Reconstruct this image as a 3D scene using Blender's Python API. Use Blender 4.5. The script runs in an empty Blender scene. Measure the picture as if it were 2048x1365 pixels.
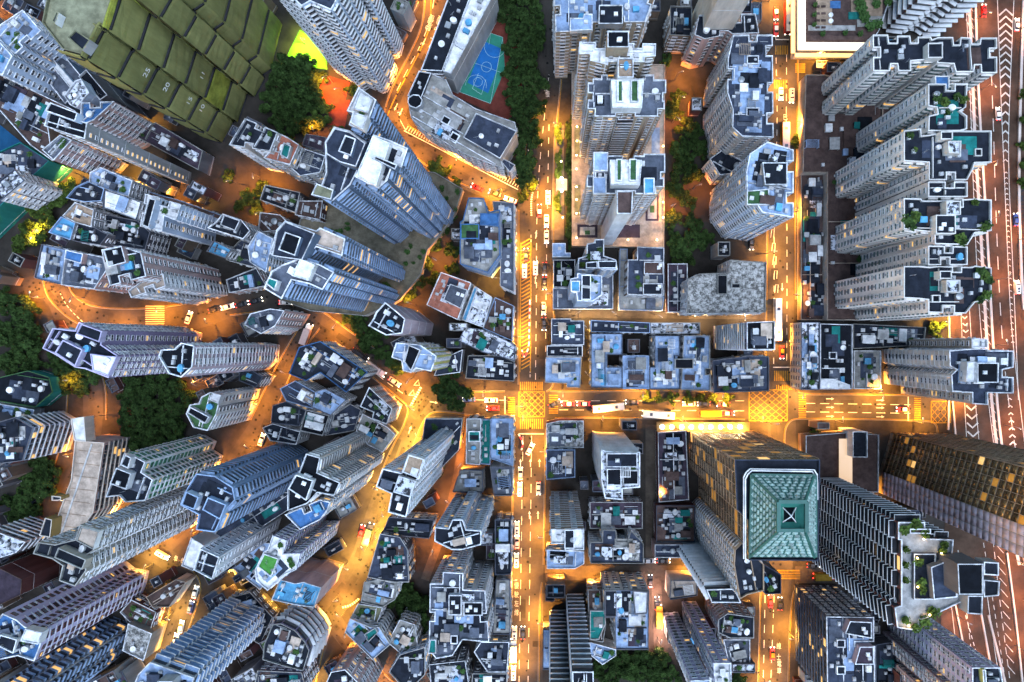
import bpy, math, random
import numpy as np
from mathutils import Matrix, Vector
from mathutils.geometry import tessellate_polygon

# ---------------------------------------------------------------- camera, sky, exposure
H = 310.0            # height of the camera above the street, metres
S = 0.185            # metres of ground per pixel of the 2048 px wide photograph
NX, NY = 1100.0, 688.0   # where the plumb line below the camera meets the picture
sc = bpy.context.scene
COL = sc.collection
cd = bpy.data.cameras.new('camera'); cam = bpy.data.objects.new('camera', cd); COL.objects.link(cam)
cam.location = (0, 0, H); cam.rotation_euler = (0, 0, 0)
cd.sensor_width = 36; cd.lens = 36 * (H / S) / 2048
cd.shift_x = (1024 - NX) / 2048; cd.shift_y = (NY - 682.5) / 2048
cd.clip_start = 1; cd.clip_end = 6000
sc.camera = cam
w = bpy.data.worlds.new('World'); sc.world = w; w.use_nodes = True
nt = w.node_tree; nt.nodes.clear()
sky = nt.nodes.new('ShaderNodeTexSky'); sky.sky_type = 'NISHITA'; sky.sun_disc = False
SUN_EL, SUN_ROT = math.radians(3.0), math.radians(255)
sky.sun_elevation = SUN_EL; sky.sun_rotation = SUN_ROT; sky.ozone_density = 2.2; sky.dust_density = 0.4; sky.air_density = 1.0
bg = nt.nodes.new('ShaderNodeBackground'); bg.inputs[1].default_value = 0.12
ow = nt.nodes.new('ShaderNodeOutputWorld')
nt.links.new(sky.outputs[0], bg.inputs[0]); nt.links.new(bg.outputs[0], ow.inputs[0])
sd = bpy.data.lights.new('dusk_fill', 'SUN'); so = bpy.data.objects.new('dusk_fill', sd); COL.objects.link(so)
sd.energy = 0.75; sd.angle = math.radians(50); sd.color = (0.72, 0.82, 1.0)
so.rotation_euler = (math.radians(18), 0, math.radians(30))  # no direct sun at dusk: broad cool fill added to brighten roofs over walls
sc.view_settings.view_transform = 'Standard'; sc.view_settings.look = 'None'
sc.view_settings.exposure = 2.75; sc.view_settings.gamma = 1.0; sc.view_settings.use_curve_mapping = False
LAMP_W = 8000.0
sc.render.engine = 'CYCLES'
sc.cycles.use_denoising = True
sc.cycles.max_bounces = 4; sc.cycles.diffuse_bounces = 2; sc.cycles.glossy_bounces = 2
sc.cycles.sample_clamp_indirect = 3.0; sc.cycles.use_adaptive_sampling = True; sc.cycles.adaptive_threshold = 0.04; sc.cycles.caustics_reflective = False; sc.cycles.caustics_refractive = False
try: sc.cycles.use_light_tree = True
except Exception: pass

# ---------------------------------------------------------------- helpers
def G(px, py, z=0.0):
    f = S * (1 - z / H)
    return Vector(((px - NX) * f, (NY - py) * f, z))

MATS = {}
def mat(name, rgb, rough=0.85, var=0.25, scale=0.25, metal=0.0, emit=None, es=0.0, streak=0.0, contrast=None, rnd=0.12):
    """procedural material: base colour broken by two noises, vertical streaks and a per-object shift"""
    if name in MATS: return MATS[name]
    m = bpy.data.materials.new(name); m.use_nodes = True
    n, l = m.node_tree.nodes, m.node_tree.links
    b = n['Principled BSDF']
    b.inputs['Roughness'].default_value = rough; b.inputs['Metallic'].default_value = metal
    b.inputs['Specular IOR Level'].default_value = 0.3 if rough < .6 else 0.08
    if emit is not None:
        b.inputs['Base Color'].default_value = (*rgb, 1)
        b.inputs['Emission Color'].default_value = (*emit, 1); b.inputs['Emission Strength'].default_value = es
        MATS[name] = m; return m
    geo = n.new('ShaderNodeNewGeometry')
    mp = n.new('ShaderNodeMapping'); mp.inputs['Scale'].default_value = (1, 1, 0.18 if streak else 1)
    l.new(geo.outputs['Position'], mp.inputs[0])
    n1 = n.new('ShaderNodeTexNoise'); n1.inputs['Scale'].default_value = scale; n1.inputs['Detail'].default_value = 8
    n1.inputs['Roughness'].default_value = 0.7
    l.new(mp.outputs[0], n1.inputs['Vector'])
    r = n.new('ShaderNodeValToRGB')
    lo, hi = (0.38, 0.66) if contrast is None else contrast[:2]
    r.color_ramp.elements[0].position = lo; r.color_ramp.elements[1].position = hi
    d = contrast[2] if contrast else (1 - var)
    r.color_ramp.elements[0].color = (*[c * d for c in rgb], 1)
    r.color_ramp.elements[1].color = (*[min(.85, c * (1 + var * .45)) for c in rgb], 1)
    l.new(n1.outputs[0], r.inputs[0])
    oi = n.new('ShaderNodeObjectInfo')
    mr = n.new('ShaderNodeMapRange'); mr.inputs[3].default_value = 1 - rnd; mr.inputs[4].default_value = 1 + rnd
    l.new(oi.outputs['Random'], mr.inputs[0])
    mx = n.new('ShaderNodeVectorMath'); mx.operation = 'SCALE'
    l.new(r.outputs[0], mx.inputs[0]); l.new(mr.outputs[0], mx.inputs['Scale'])
    l.new(mx.outputs[0], b.inputs['Base Color'])
    MATS[name] = m; return m

WALL = dict(pale=(.76,.72,.70), white=(.66,.67,.70), off=(.62,.60,.58), cream=(.62,.56,.50), pink=(.50,.36,.35), lilac=(.46,.43,.62), purple=(.30,.26,.42),
    brown=(.24,.18,.14), tan=(.40,.33,.25), grey=(.34,.35,.37), dkgrey=(.13,.13,.15), blue=(.25,.36,.56), slate=(.12,.17,.26), ltblue=(.46,.56,.72),
    concrete=(.32,.30,.27), gold=(.34,.25,.10), mauve=(.40,.33,.38), yellow=(.48,.47,.16), black=(.03,.03,.035), maroon=(.13,.06,.06), teal=(.03,.22,.19))
def wm(c): return mat('wall_' + c, WALL.get(c) or ROOF[c], 0.88, 0.28, 0.22, streak=1)
ROOF = dict(dark=(.016,.020,.030), black=(.008,.010,.015), grey=(.09,.105,.14), ltblue=(.27,.37,.55), blue=(.06,.16,.36), white=(.78,.80,.84), teal=(.015,.17,.16),
    green=(.05,.12,.05), terra=(.34,.13,.09), beige=(.42,.34,.28), concrete=(.26,.26,.25), brown=(.09,.06,.055), cyan=(.10,.33,.55), olive=(.20,.20,.13),
    purple=(.05,.038,.055), mid=(.038,.048,.075), tan=(.30,.22,.16), turf=(.07,.25,.05), stone=(.40,.40,.40), olive2=(.13,.115,.085))
def rm(c):
    if c == 'weathered': return mat('roof_weathered', (.38,.38,.37), .9, .3, .9, contrast=(.42,.60,.22))
    if c == 'patchy': return mat('roof_patchy', (.50,.53,.60), .9, .3, .6, contrast=(.45,.52,.07))
    return mat('roof_' + c, ROOF.get(c) or WALL[c], 0.8, 0.42, 0.35, rnd=.2)
M_PANE = mat('pane_dark', (.012,.018,.028), .3, .5, .8, rnd=.3)
M_PANE2 = mat('pane_curtain', (.12,.14,.17), .35, .5, 1.2, rnd=.4)
M_LIT = mat('pane_lit', (.5,.4,.2), emit=(1,.55,.16), es=0.14)
M_LIT2 = mat('pane_lit_white', (.6,.6,.5), emit=(1,.85,.6), es=0.2)
M_FRAME = mat('window_frame_white', (.62,.64,.68), .6, .2)
M_FRAMED = mat('window_frame_dark', (.07,.07,.08), .6, .2)
M_AC = mat('metal_ac', (.45,.46,.48), .6, .3, 1.0, rnd=.25)
M_STEEL = mat('steel', (.30,.32,.34), .45, .2, metal=.5)
M_AMBER = mat('pane_amber', (.3,.15,.03), emit=(1,.45,.08), es=.05)
M_GOLDGLASS = mat('glass_bronze', (.24,.175,.095), .14, .7, .12, metal=.65)
M_PARW = mat('parapet_dirty_white', (.62,.64,.68), .85, .5, .5, contrast=(.36,.60,.38), rnd=.25)
M_NET = mat('netting_green', (.235,.24,.095), .95, .4, .16, streak=1, contrast=(.34,.68,.62))
M_NET2 = mat('netting_lime', (.29,.32,.06), .9, .5, .2)

def link(o, parent=None):
    COL.objects.link(o)
    if parent is not None: o.parent = parent
    return o
def setp(o, label=None, cat=None, group=None, kind=None):
    if label: o['label'] = label
    if cat: o['category'] = cat
    if group: o['group'] = group
    if kind: o['kind'] = kind
    return o
def empty(name, loc, label, cat, group=None, rz=0.0):
    o = bpy.data.objects.new(name, None); link(o); o.location = loc; o.rotation_euler = (0, 0, rz)
    o.empty_display_size = 1
    return setp(o, label, cat, group)
def mesh_obj(name, V, F, mats, parent=None, midx=None, smooth=False):
    me = bpy.data.meshes.new(name); me.from_pydata([tuple(v) for v in V], [], F)
    for m in mats: me.materials.append(m)
    if midx is not None: me.polygons.foreach_set('material_index', midx)
    if smooth: me.polygons.foreach_set('use_smooth', [True] * len(me.polygons))
    me.update()
    return link(bpy.data.objects.new(name, me), parent)

# unit meshes shared by all alike pieces: x,y in -.5...5, z 0..1
UNIT = {}
def unit(kind, m):
    k = (kind, m.name)
    if k in UNIT: return UNIT[k]
    V, F = [], []
    def box(x0, x1, y0, y1, z0, z1):
        b = len(V); V.extend([(x0,y0,z0),(x1,y0,z0),(x1,y1,z0),(x0,y1,z0),(x0,y0,z1),(x1,y0,z1),(x1,y1,z1),(x0,y1,z1)])
        F.extend([(b,b+3,b+2,b+1),(b+4,b+5,b+6,b+7),(b,b+1,b+5,b+4),(b+1,b+2,b+6,b+5),(b+2,b+3,b+7,b+6),(b+3,b,b+4,b+7)])
    def cyl(r0, r1, z0, z1, n=14, cx=0, cy=0):
        b = len(V)
        for i in range(n):
            a = 2*math.pi*i/n; V.append((cx+r0*math.cos(a), cy+r0*math.sin(a), z0))
        for i in range(n):
            a = 2*math.pi*i/n; V.append((cx+r1*math.cos(a), cy+r1*math.sin(a), z1))
        F.append(tuple(range(b+n, b+2*n)))
        for i in range(n): j = (i+1) % n; F.append((b+i, b+j, b+n+j, b+n+i))
    if kind == 'box': box(-.5,.5,-.5,.5,0,1)
    elif kind == 'cyl': cyl(.5,.5,0,1)
    elif kind == 'shed':   # walls with an overhanging, slightly pitched roof
        box(-.46,.46,-.46,.46,0,.8)
        b = len(V); V.extend([(-.52,-.52,.78),(.52,-.52,.78),(.52,.52,.78),(-.52,.52,.78),(-.52,-.52,.86),(.52,-.52,.86),(.52,.52,.86),(-.52,.52,.86),(-.52,0,1),(.52,0,1)])
        F.extend([(b+4,b+5,b+9,b+8),(b+6,b+7,b+8,b+9),(b,b+1,b+5,b+4),(b+2,b+3,b+7,b+6),(b+1,b+2,b+6,b+9,b+5),(b+3,b,b+4,b+8,b+7)])
    elif kind == 'tank':   # box tank on feet with hatch
        box(-.5,.5,-.5,.5,.2,.92); box(-.45,-.3,-.45,-.3,0,.2); box(.3,.45,-.45,-.3,0,.2); box(-.45,-.3,.3,.45,0,.2); box(.3,.45,.3,.45,0,.2); box(-.2,.15,-.2,.15,.92,1)
    elif kind == 'rtank': cyl(.5,.5,.1,.85,16); cyl(.5,.12,.85,1,16); cyl(.3,.3,0,.1,8)
    elif kind == 'dish':
        n = 18; rings = [(0,.35),(.22,.38),(.4,.47),(.5,.6)]
        b = len(V)
        for r, z in rings:
            for i in range(n):
                a = 2*math.pi*i/n; V.append((r*math.cos(a), r*math.sin(a)*.94, z + .18*r*math.sin(a)))
        for q in range(3):
            for i in range(n):
                j=(i+1)%n; F.append((b+q*n+i,b+q*n+j,b+(q+1)*n+j,b+(q+1)*n+i))
        cyl(.05,.04,0,.36,6); cyl(.03,.02,.38,1,5,.0,-.05)
    elif kind == 'well':   # light well: raised kerb round an open middle
        box(-.5,.5,-.5,-.38,0,1); box(-.5,.5,.38,.5,0,1); box(-.5,-.38,-.38,.38,0,1); box(.38,.5,-.38,.38,0,1)
    elif kind == 'ac':     # condenser box with fan ring on top
        box(-.5,.5,-.5,.5,0,.86); cyl(.38,.34,.86,1,12)
    elif kind == 'awning':
        b=len(V); V.extend([(-.5,-.5,.9),(.5,-.5,.9),(.5,.5,.7),(-.5,.5,.7),(-.5,-.5,1),(.5,-.5,1),(.5,.5,.8),(-.5,.5,.8)])
        F.extend([(b,b+3,b+2,b+1),(b+4,b+5,b+6,b+7),(b,b+1,b+5,b+4),(b+1,b+2,b+6,b+5),(b+2,b+3,b+7,b+6),(b+3,b,b+4,b+7)])
        for x,y in ((-.46,-.46),(.46,-.46),(.46,.46),(-.46,.46)): box(x-.02,x+.02,y-.02,y+.02,0,.8)
    elif kind == 'pergola':
        for i in range(7): box(-.5,.5,-.5+i*.16,-.46+i*.16,.85,1)
        for x in (-.48,.42): box(x,x+.06,-.5,.5,.75,.85)
        for x,y in ((-.46,-.46),(.46,-.46),(.46,.46),(-.46,.46)): box(x-.03,x+.03,y-.03,y+.03,0,.75)
    elif kind == 'plant':
        rg = random.Random(7)
        cyl(.3,.36,0,.22,8)
        for i in range(70):
            a = rg.uniform(0, 6.28); r = rg.uniform(0,.46); z = rg.uniform(.2,1) ; x, y = r*math.cos(a), r*math.sin(a)
            t = rg.uniform(0,6.28); s = rg.uniform(.08,.16); b=len(V)
            for dx, dy, dz in ((s,0,.05),(0,s,-.04),(-s,0,.03),(0,-s,-.02)):
                V.append((x+dx*math.cos(t)-dy*math.sin(t), y+dx*math.sin(t)+dy*math.cos(t), z+dz*rg.choice((-2,2))))
            F.append((b,b+1,b+2,b+3))
    me = bpy.data.meshes.new(kind + '_' + m.name); me.from_pydata(V, [], F); me.materials.append(m); me.update()
    UNIT[k] = me; return me
def put(kind, m, name, parent, x, y, z, sx, sy, sz, ang=0.0):
    """a shared unit mesh as a child; x,y,z in the parent's frame"""
    o = bpy.data.objects.new(name, unit(kind, m)); link(o, parent)
    o.location = (x, y, z); o.scale = (sx, sy, sz); o.rotation_euler = (0, 0, ang)
    return o

class BB:
    """batches many wall-aligned boxes into one mesh (front, top, bottom and side faces)"""
    def __init__(s): s.rows = []; s.fr = []
    def add(s, P, U, N, arr, quad=False):   # arr rows: u0,u1,w0,w1,v0,v1,mat
        a = np.asarray(arr, float)
        if len(a): s.rows.append((np.array(P), np.array(U), np.array(N), a, quad))
    def build(s, name, mats, parent, off):
        if not s.rows: return None
        Vs, Fs, Ms, base = [], [], [], 0
        for P, U, N, a, quad in s.rows:
            n = len(a); u0,u1,w0,w1,v0,v1,mi = a.T
            def pt(u, w, v): 
                r = P[None] + u[:,None]*U[None] + v[:,None]*N[None]; r[:,2] += w; return r
            if quad:
                vv = np.stack([pt(u0,w0,v1),pt(u1,w0,v1),pt(u1,w1,v1),pt(u0,w1,v1)],1).reshape(-1,3)
                f = np.array([[0,1,2,3]]); k = 4
            else:
                vv = np.stack([pt(u0,w0,v0),pt(u1,w0,v0),pt(u1,w1,v0),pt(u0,w1,v0),pt(u0,w0,v1),pt(u1,w0,v1),pt(u1,w1,v1),pt(u0,w1,v1)],1).reshape(-1,3)
                f = np.array([[4,5,6,7],[3,7,6,2],[0,1,5,4],[0,4,7,3],[1,2,6,5]]); k = 8
            ff = (f[None] + (np.arange(n)*k)[:,None,None] + base).reshape(-1,4)
            Vs.append(vv); Fs.append(ff); Ms.append(np.repeat(mi.astype(int), len(f))); base += n*k
        V = np.concatenate(Vs) - np.array(off); F = np.concatenate(Fs); M = np.concatenate(Ms)
        me = bpy.data.meshes.new(name)
        me.vertices.add(len(V)); me.vertices.foreach_set('co', V.ravel())
        me.loops.add(F.size); me.loops.foreach_set('vertex_index', F.ravel())
        me.polygons.add(len(F)); me.polygons.foreach_set('loop_start', np.arange(len(F))*4)
        try: me.polygons.foreach_set('loop_total', np.full(len(F), 4))
        except Exception: pass
        for m in mats: me.materials.append(m)
        me.polygons.foreach_set('material_index', M)
        me.update(calc_edges=True)
        return link(bpy.data.objects.new(name, me), parent)

def area(p): return 0.5*sum(p[i][0]*p[(i+1)%len(p)][1]-p[(i+1)%len(p)][0]*p[i][1] for i in range(len(p)))
def inside(x, y, p):
    c = False; j = len(p)-1
    for i in range(len(p)):
        if (p[i][1] > y) != (p[j][1] > y) and x < (p[j][0]-p[i][0])*(y-p[i][1])/(p[j][1]-p[i][1])+p[i][0]: c = not c
        j = i
    return c
def edge_dist(x, y, p):
    d = 1e9
    for i in range(len(p)):
        ax, ay = p[i][0], p[i][1]; bx, by = p[(i+1)%len(p)][0], p[(i+1)%len(p)][1]
        t = max(0, min(1, ((x-ax)*(bx-ax)+(y-ay)*(by-ay))/max(1e-9, (bx-ax)**2+(by-ay)**2)))
        d = min(d, math.hypot(x-ax-t*(bx-ax), y-ay-t*(by-ay)))
    return d
def inset(p, d):
    n = len(p); out = []
    for i in range(n):
        a, b, c = Vector(p[i-1][:2]), Vector(p[i][:2]), Vector(p[(i+1)%n][:2])
        e1 = (b-a).normalized(); e2 = (c-b).normalized()
        n1 = Vector((-e1.y, e1.x)); n2 = Vector((-e2.y, e2.x)); m = n1+n2
        if m.length < .2: m = n1*1.0
        m = m / max(.35, m.length_squared/2)
        out.append((b.x+m.x*d, b.y+m.y*d))
    return out
def ptri(P): return [tuple(t) for t in tessellate_polygon([[Vector((x, y, 0)) for x, y in P]])]
def sheet(name, pts, z, m, kind='structure', parent=None):
    """flat polygon at height z from photograph pixels on the ground"""
    P = [G(x, y) for x, y in pts]; P = [(v.x, v.y) for v in P]
    if area(P) < 0: P.reverse()
    F = [t if area([P[i] for i in t]) > 0 else t[::-1] for t in ptri(P)]
    o = mesh_obj(name, [(x, y, z) for x, y in P], F, [m], parent)
    if kind: o['kind'] = kind
    return o

def text_obj(name, txt, size, m, parent=None, ext=0.0):
    c = bpy.data.curves.new(name, 'FONT'); c.body = txt; c.size = size; c.extrude = ext; c.align_x = 'CENTER'; c.align_y = 'CENTER'
    t = bpy.data.objects.new(name, c); COL.objects.link(t)
    me = bpy.data.meshes.new_from_object(t); bpy.data.objects.remove(t); me.materials.clear(); me.materials.append(m)
    return link(bpy.data.objects.new(name, me), parent)
# ---------------------------------------------------------------- building generator
FOOT = []; NAMED = []     # ground footprints, to keep lamps and trees off them
NB = [0]; STATS = dict(win=0, winobj=0)
ROOFPAL = {
 'low':   ['dark','mid','grey','ltblue','white','dark','mid','patchy','concrete','grey','dark','mid','beige','purple','brown','weathered','stone','black','teal'],
 'blue':  ['ltblue','ltblue','white','grey','mid','ltblue','dark','cyan'],
 'dark':  ['dark','black','mid','dark','brown','grey','teal','patchy'],
 'tower': ['dark','mid','grey','dark','ltblue'],
}
WIN_MESH = {}
def win_mesh(fm, gm):
    k = (fm.name, gm.name)
    if k in WIN_MESH: return WIN_MESH[k]
    V, F, M = [], [], []
    def box(x0,x1,z0,z1,y1,mi,y0=0):
        b=len(V); V.extend([(x0,y0,z0),(x1,y0,z0),(x1,y0,z1),(x0,y0,z1),(x0,y1,z0),(x1,y1,z0),(x1,y1,z1),(x0,y1,z1)])
        F.extend([(b+4,b+5,b+6,b+7),(b+3,b+7,b+6,b+2),(b,b+1,b+5,b+4),(b,b+4,b+7,b+3),(b+1,b+2,b+6,b+5)]); M.extend([mi]*5)
    box(-.5,.5,0,.08,1,0); box(-.5,.5,.9,1,1.6,0); box(-.5,-.44,.08,.9,1,0); box(.44,.5,.08,.9,1,0)
    box(-.44,.44,.08,.9,.45,1); box(-.02,.02,.08,.9,.7,0)
    me = bpy.data.meshes.new('window'); me.from_pydata(V, [], F); me.materials.append(fm); me.materials.append(gm)
    me.polygons.foreach_set('material_index', M); me.update(); WIN_MESH[k] = me; return me

def notched(P, rg):
    """break long walls with the narrow re-entrant bays these towers have"""
    out = []; n = len(P)
    for i in range(n):
        a, b = P[i], P[(i+1) % n]; L = math.hypot(b[0]-a[0], b[1]-a[1]); out.append(a)
        if L < 10: continue
        u = ((b[0]-a[0])/L, (b[1]-a[1])/L); m = (-u[1], u[0]); c = max(1, int(L/rg.uniform(8.5, 12))); 
        for j in range(c):
            t = L*(j+.5+rg.uniform(-.08,.08))/c; wd = rg.uniform(1.1, 1.7); d = rg.uniform(1.3, 2.2) 
            if not inside(a[0]+u[0]*t+m[0]*(d+2.5), a[1]+u[1]*t+m[1]*(d+2.5), P): continue
            for (tt, dd) in ((t-wd, 0), (t-wd, d), (t+wd, d), (t+wd, 0)): out.append((a[0]+u[0]*tt+m[0]*dd, a[1]+u[1]*tt+m[1]*dd))
    return out
def facade(style, L, h, rg, opt):
    """rows of boxes for one wall: returns dict part -> list of rows, and list of windows (u,w,width,height)"""
    out = {}; wins = []
    fh = opt.get('fh', 3.05); nf = max(1, int((h-1.0)/fh)); z0 = h - 1.0 - nf*fh
    lit = opt.get('lit', .07)
    def A(part, *r): out.setdefault(part, []).append(r)
    if style == 'blank':
        for f in range(0, nf, 5): A('floor_band', 0, L, z0+f*fh, z0+f*fh+.12, 0, .05, 2)
        if opt.get('col'):     # one column of small windows
            for f in range(nf): wins.append((L*opt['col'], z0+f*fh+.9, 1.3, 1.1))
        return out, wins
    if style == 'glass':
        pw = opt.get('pw', 1.9); n = max(1, int(L/pw)); pw = L/n
        for f in range(nf):
            for c in range(n):
                r = rg.random()
                A('window_pane', c*pw+.08, (c+1)*pw-.08, z0+f*fh+.25, z0+(f+1)*fh-.05, 0, .08+.05*rg.random(), 5 if r < lit*.3 else (4 if r < lit*1.5 else 3))
            A('floor_band', 0, L, z0+f*fh-.1, z0+f*fh+.2, 0, .22, 2)
        for c in range(0, n+1, opt.get('mull', 1)): A('mullion', max(0, c*pw-.06), min(L, c*pw+.06), 0, h-1, 0, .28, 2)
        return out, wins
    if style == 'tile':      # cladding grid
        n = max(1, int(L/2.6)); pw = L/n
        for f in range(nf):
            for c in range(n): A('wall_panel', c*pw+.1, (c+1)*pw-.1, z0+f*fh+.1, z0+(f+1)*fh-.1, 0, .10, 6)
        return out, wins
    if style == 'rib':       # deep slabs between dark glass
        for f in range(nf):
            A('window_pane', .2, L-.2, z0+f*fh+.5, z0+(f+1)*fh, 0, .05, 3)
            A('floor_band', 0, L, z0+f*fh, z0+f*fh+opt.get('rh', .5), 0, opt.get('rd', .55), 2)
        return out, wins
    if style == 'band':
        for f in range(nf):
            A('floor_band', 0, L, z0+f*fh, z0+f*fh+.9, 0, .30, 2)
            u = .3
            while u < L-1.2:
                wd = rg.choice((1.2, 1.8, 2.4)); r = rg.random()
                A('window_pane', u, min(L-.2, u+wd), z0+f*fh+1.0, z0+(f+1)*fh-.15, 0, .1, 5 if r < lit else (4 if r < .4 else 3)); u += wd+.25
        return out, wins
    if style == 'balc':      # staggered boxed balconies with pale rims
        n = max(1, int(L/3.7)); bw = L/n
        for f in range(nf):
            for c in range(n):
                d = 1.5 if (c % 2 == 0) else .75
                u0, u1, w0 = c*bw+.12, (c+1)*bw-.12, z0+f*fh
                A('balcony', u0, u1, w0, w0+.95, 0, d, 6)
                A('balcony_rim', u0-.1, u1+.1, w0+.95, w0+1.1, d-.12, d+.1, 2)
                A('balcony_rim', u0-.1, u0+.06, w0+.95, w0+1.15, 0, d+.0, 2)
                A('balcony_rim', u1-.06, u1+.1, w0+.95, w0+1.15, 0, d+.0, 2)
                A('window_pane', u0+.3, u1-.3, w0+1.2, w0+fh-.2, 0, .06, 5 if rg.random() < lit else 3)
        return out, wins
    pitch = opt.get('pitch', 3.0)*.86 if style == 'punch' else opt.get('pitch', 3.1)
    n = max(1, int(L/pitch)); bw = L/n
    if L < 1.6: return out, wins
    strip = opt.get('strip', 0)
    for c in range(n):
        dark = strip and (c % strip == strip-1)
        if dark: A('facade_strip', c*bw+.15, (c+1)*bw-.15, 0, h-1.2, 0, .05, 7)
        for f in range(nf):
            w0 = z0+f*fh; r = rg.random(); g = 5 if r < lit else (4 if r < .35 else 3)
            if style == 'bay' and not dark:
                u0, u1 = c*bw+bw*.16, c*bw+bw*.84; d = opt.get('bd', .65)
                A('bay_window', u0, u1, w0+.55, w0+2.5, 0, d, g)
                A('bay_sill', u0-.12, u1+.12, w0+2.5, w0+2.68, 0, d+.12, 2)
                A('bay_sill', u0-.12, u1+.12, w0+.35, w0+.55, 0, d+.12, 2)
            else:
                ww = min(1.8, bw*.60) * (.7 if dark else 1)
                wins.append((c*bw+bw*.5, w0+.8, ww, 1.6))
                if rg.random() < opt.get('ac', .35):
                    A('air_conditioner', c*bw+bw*.5-.42, c*bw+bw*.5+.38, w0+.28, w0+.8, 0, .55, 8)
    if L > 5:
        for q in range(int(L/rg.uniform(5, 9))+1): 
            u = rg.uniform(.2, L-.4); A('drain_pipe', u, u+.16, 0, h-.6, 0, .2, rg.choice((2, 8, 7)))
    if opt.get('bands') or rg.random() < .55:
        for f in range(0, nf, opt.get('bands', 1)): A('floor_band', 0, L, z0+f*fh-.05, z0+f*fh+.16, 0, .16, 2)
    return out, wins

def roof_clutter(root, P, z, off, rg, level, pal, ang, white):
    """things fixed on a roof, placed inside polygon P (world metres)"""
    xs = [p[0] for p in P]; ys = [p[1] for p in P]; A = abs(area(P))
    ca, sa = math.cos(ang), math.sin(ang); used = []
    def spot(r, tries=14):
        for _ in range(tries):
            x, y = rg.uniform(min(xs), max(xs)), rg.uniform(min(ys), max(ys))
            if inside(x, y, P) and edge_dist(x, y, P) > r*.85+.3 and all(math.hypot(x-a, y-b) > (r+c)*.86 for a, b, c in used): 
                used.append((x, y, r)); return x, y
        return None
    def ok_rect(x, y, sx, sy):
        for dx in (-.5, .5):
            for dy in (-.5, .5):
                X = x+dx*sx*ca-dy*sy*sa; Y = y+dx*sx*sa+dy*sy*ca
                if not inside(X, Y, P): return False
        return True
    L = lambda x, y: (x-off[0], y-off[1])
    # roofing fields, each a sheet at its own height
    nz = 0
    if level >= 1:
        n = int(min(22, A/22 * (.7 if level == 1 else 1.3)))
        for i in range(n):
            for _ in range(10):
                x, y = rg.uniform(min(xs), max(xs)), rg.uniform(min(ys), max(ys))
                sx, sy = rg.uniform(2.5, 8.5), rg.uniform(2.5, 7.5)
                if ok_rect(x, y, sx, sy):
                    nz += 1; put('box', rm(rg.choice(ROOFPAL[pal])), 'roof_sheet', root, *L(x, y), z, sx, sy, .05+.035*nz, ang); break
    zt = z + .05 + .035*nz
    # partition walls running across
    def cut(horizontal, t):
        # intersections of a line (through offset t along normal) with polygon edges
        dx, dy = (ca, sa) if horizontal else (-sa, ca)
        nx, ny = -dy, dx; hits = []
        for i in range(len(P)):
            a, b = P[i], P[(i+1) % len(P)]
            da, db = a[0]*nx+a[1]*ny-t, b[0]*nx+b[1]*ny-t
            if (da > 0) != (db > 0):
                s = da/(da-db); hits.append(((a[0]+(b[0]-a[0])*s)*dx+(a[1]+(b[1]-a[1])*s)*dy))
        hits.sort(); return hits, (dx, dy), (nx, ny)
    nw = 0 if level == 0 else (rg.randint(1, 2) if A < 250 else rg.randint(2, 4 if level == 1 else 5))
    for i in range(nw):
        hz = rg.random() < .5
        c = [p[0]*(-sa if hz else ca)+p[1]*(ca if hz else sa) for p in P]
        if not hz: c = [p[0]*(-ca)+p[1]*(-sa) for p in P]
        t = rg.uniform(min(c)+1.2, max(c)-1.2) if max(c)-min(c) > 2.6 else None
        if t is None: continue
        hits, d, nn = cut(hz, t)
        for a, b in zip(hits[::2], hits[1::2]):
            if b-a < 1.5: continue
            if rg.random() < .3 and b-a > 6: b = a+(b-a)*rg.uniform(.4, .8)
            m = (a+b)/2; x, y = m*d[0]+t*nn[0], m*d[1]+t*nn[1]
            hh = rg.choice((.5, .9, 1.1)) + .01*i
            put('box', white, 'partition_wall', root, *L(x, y), z, b-a-.3, .24, hh, ang if hz else ang+math.pi/2)
    if level >= 2:
        for i in range(int(min(14, A/42))+1):
            sx, sy = rg.uniform(1.8, 5.0), rg.uniform(1.6, 3.8); q = spot(max(sx, sy)*.45)
            if q and ok_rect(*q, sx, sy):
                put(rg.choice(('shed','shed','box','awning','pergola','shed')), rm(rg.choice(['ltblue','white','teal','grey','dark','grey','beige','mid','concrete','white','stone','brown','dark','patchy'])),
                    'rooftop_shed', root, *L(*q), z, sx, sy, rg.uniform(1.6, 2.8), ang + rg.choice((0, math.pi/2)))
    for i in range(rg.randint(0, 2) + (1 if level else 0)):
        q = spot(1.4)
        if q: put(rg.choice(('tank','rtank')), rg.choice((rm('white'), M_STEEL, rm('white'), rm('cyan'))), 'water_tank', root, *L(*q), z, rg.uniform(1.3,2.4), rg.uniform(1.3,2.4), rg.uniform(1.2,2), ang)
    for i in range(int(min(14, A/38*max(.5, level)))+2):
        q = spot(.8)
        if q: put('ac', M_AC, 'air_conditioner', root, *L(*q), z, rg.uniform(.9,1.5), rg.uniform(.7,1.3), rg.uniform(.7,1.1)+.35, ang)
    if A > 220:
        for i in range(rg.randint(0, 2)):
            q = spot(1.7)
            if q:
                s = rg.uniform(2.0, 3.2); put('well', white, 'light_well', root, *L(*q), z, s, s*rg.uniform(.8,1.2), 1.0, ang)
                put('box', rm('black'), 'light_well_shade', root, *L(*q), z, s*.74, s*.7, .55, ang)  # black block: the shade down the well is put into its colour
    for i in range(rg.randint(0, 2)):
        q = spot(.3)
        if q: put('box', M_STEEL, 'aerial', root, *L(*q), z, .09, .09, rg.uniform(2.5, 5), ang); put('box', M_STEEL, 'aerial_arm', root, *L(*q), z+2.3, 1.6, .07, .07, rg.uniform(0, 3))
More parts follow.
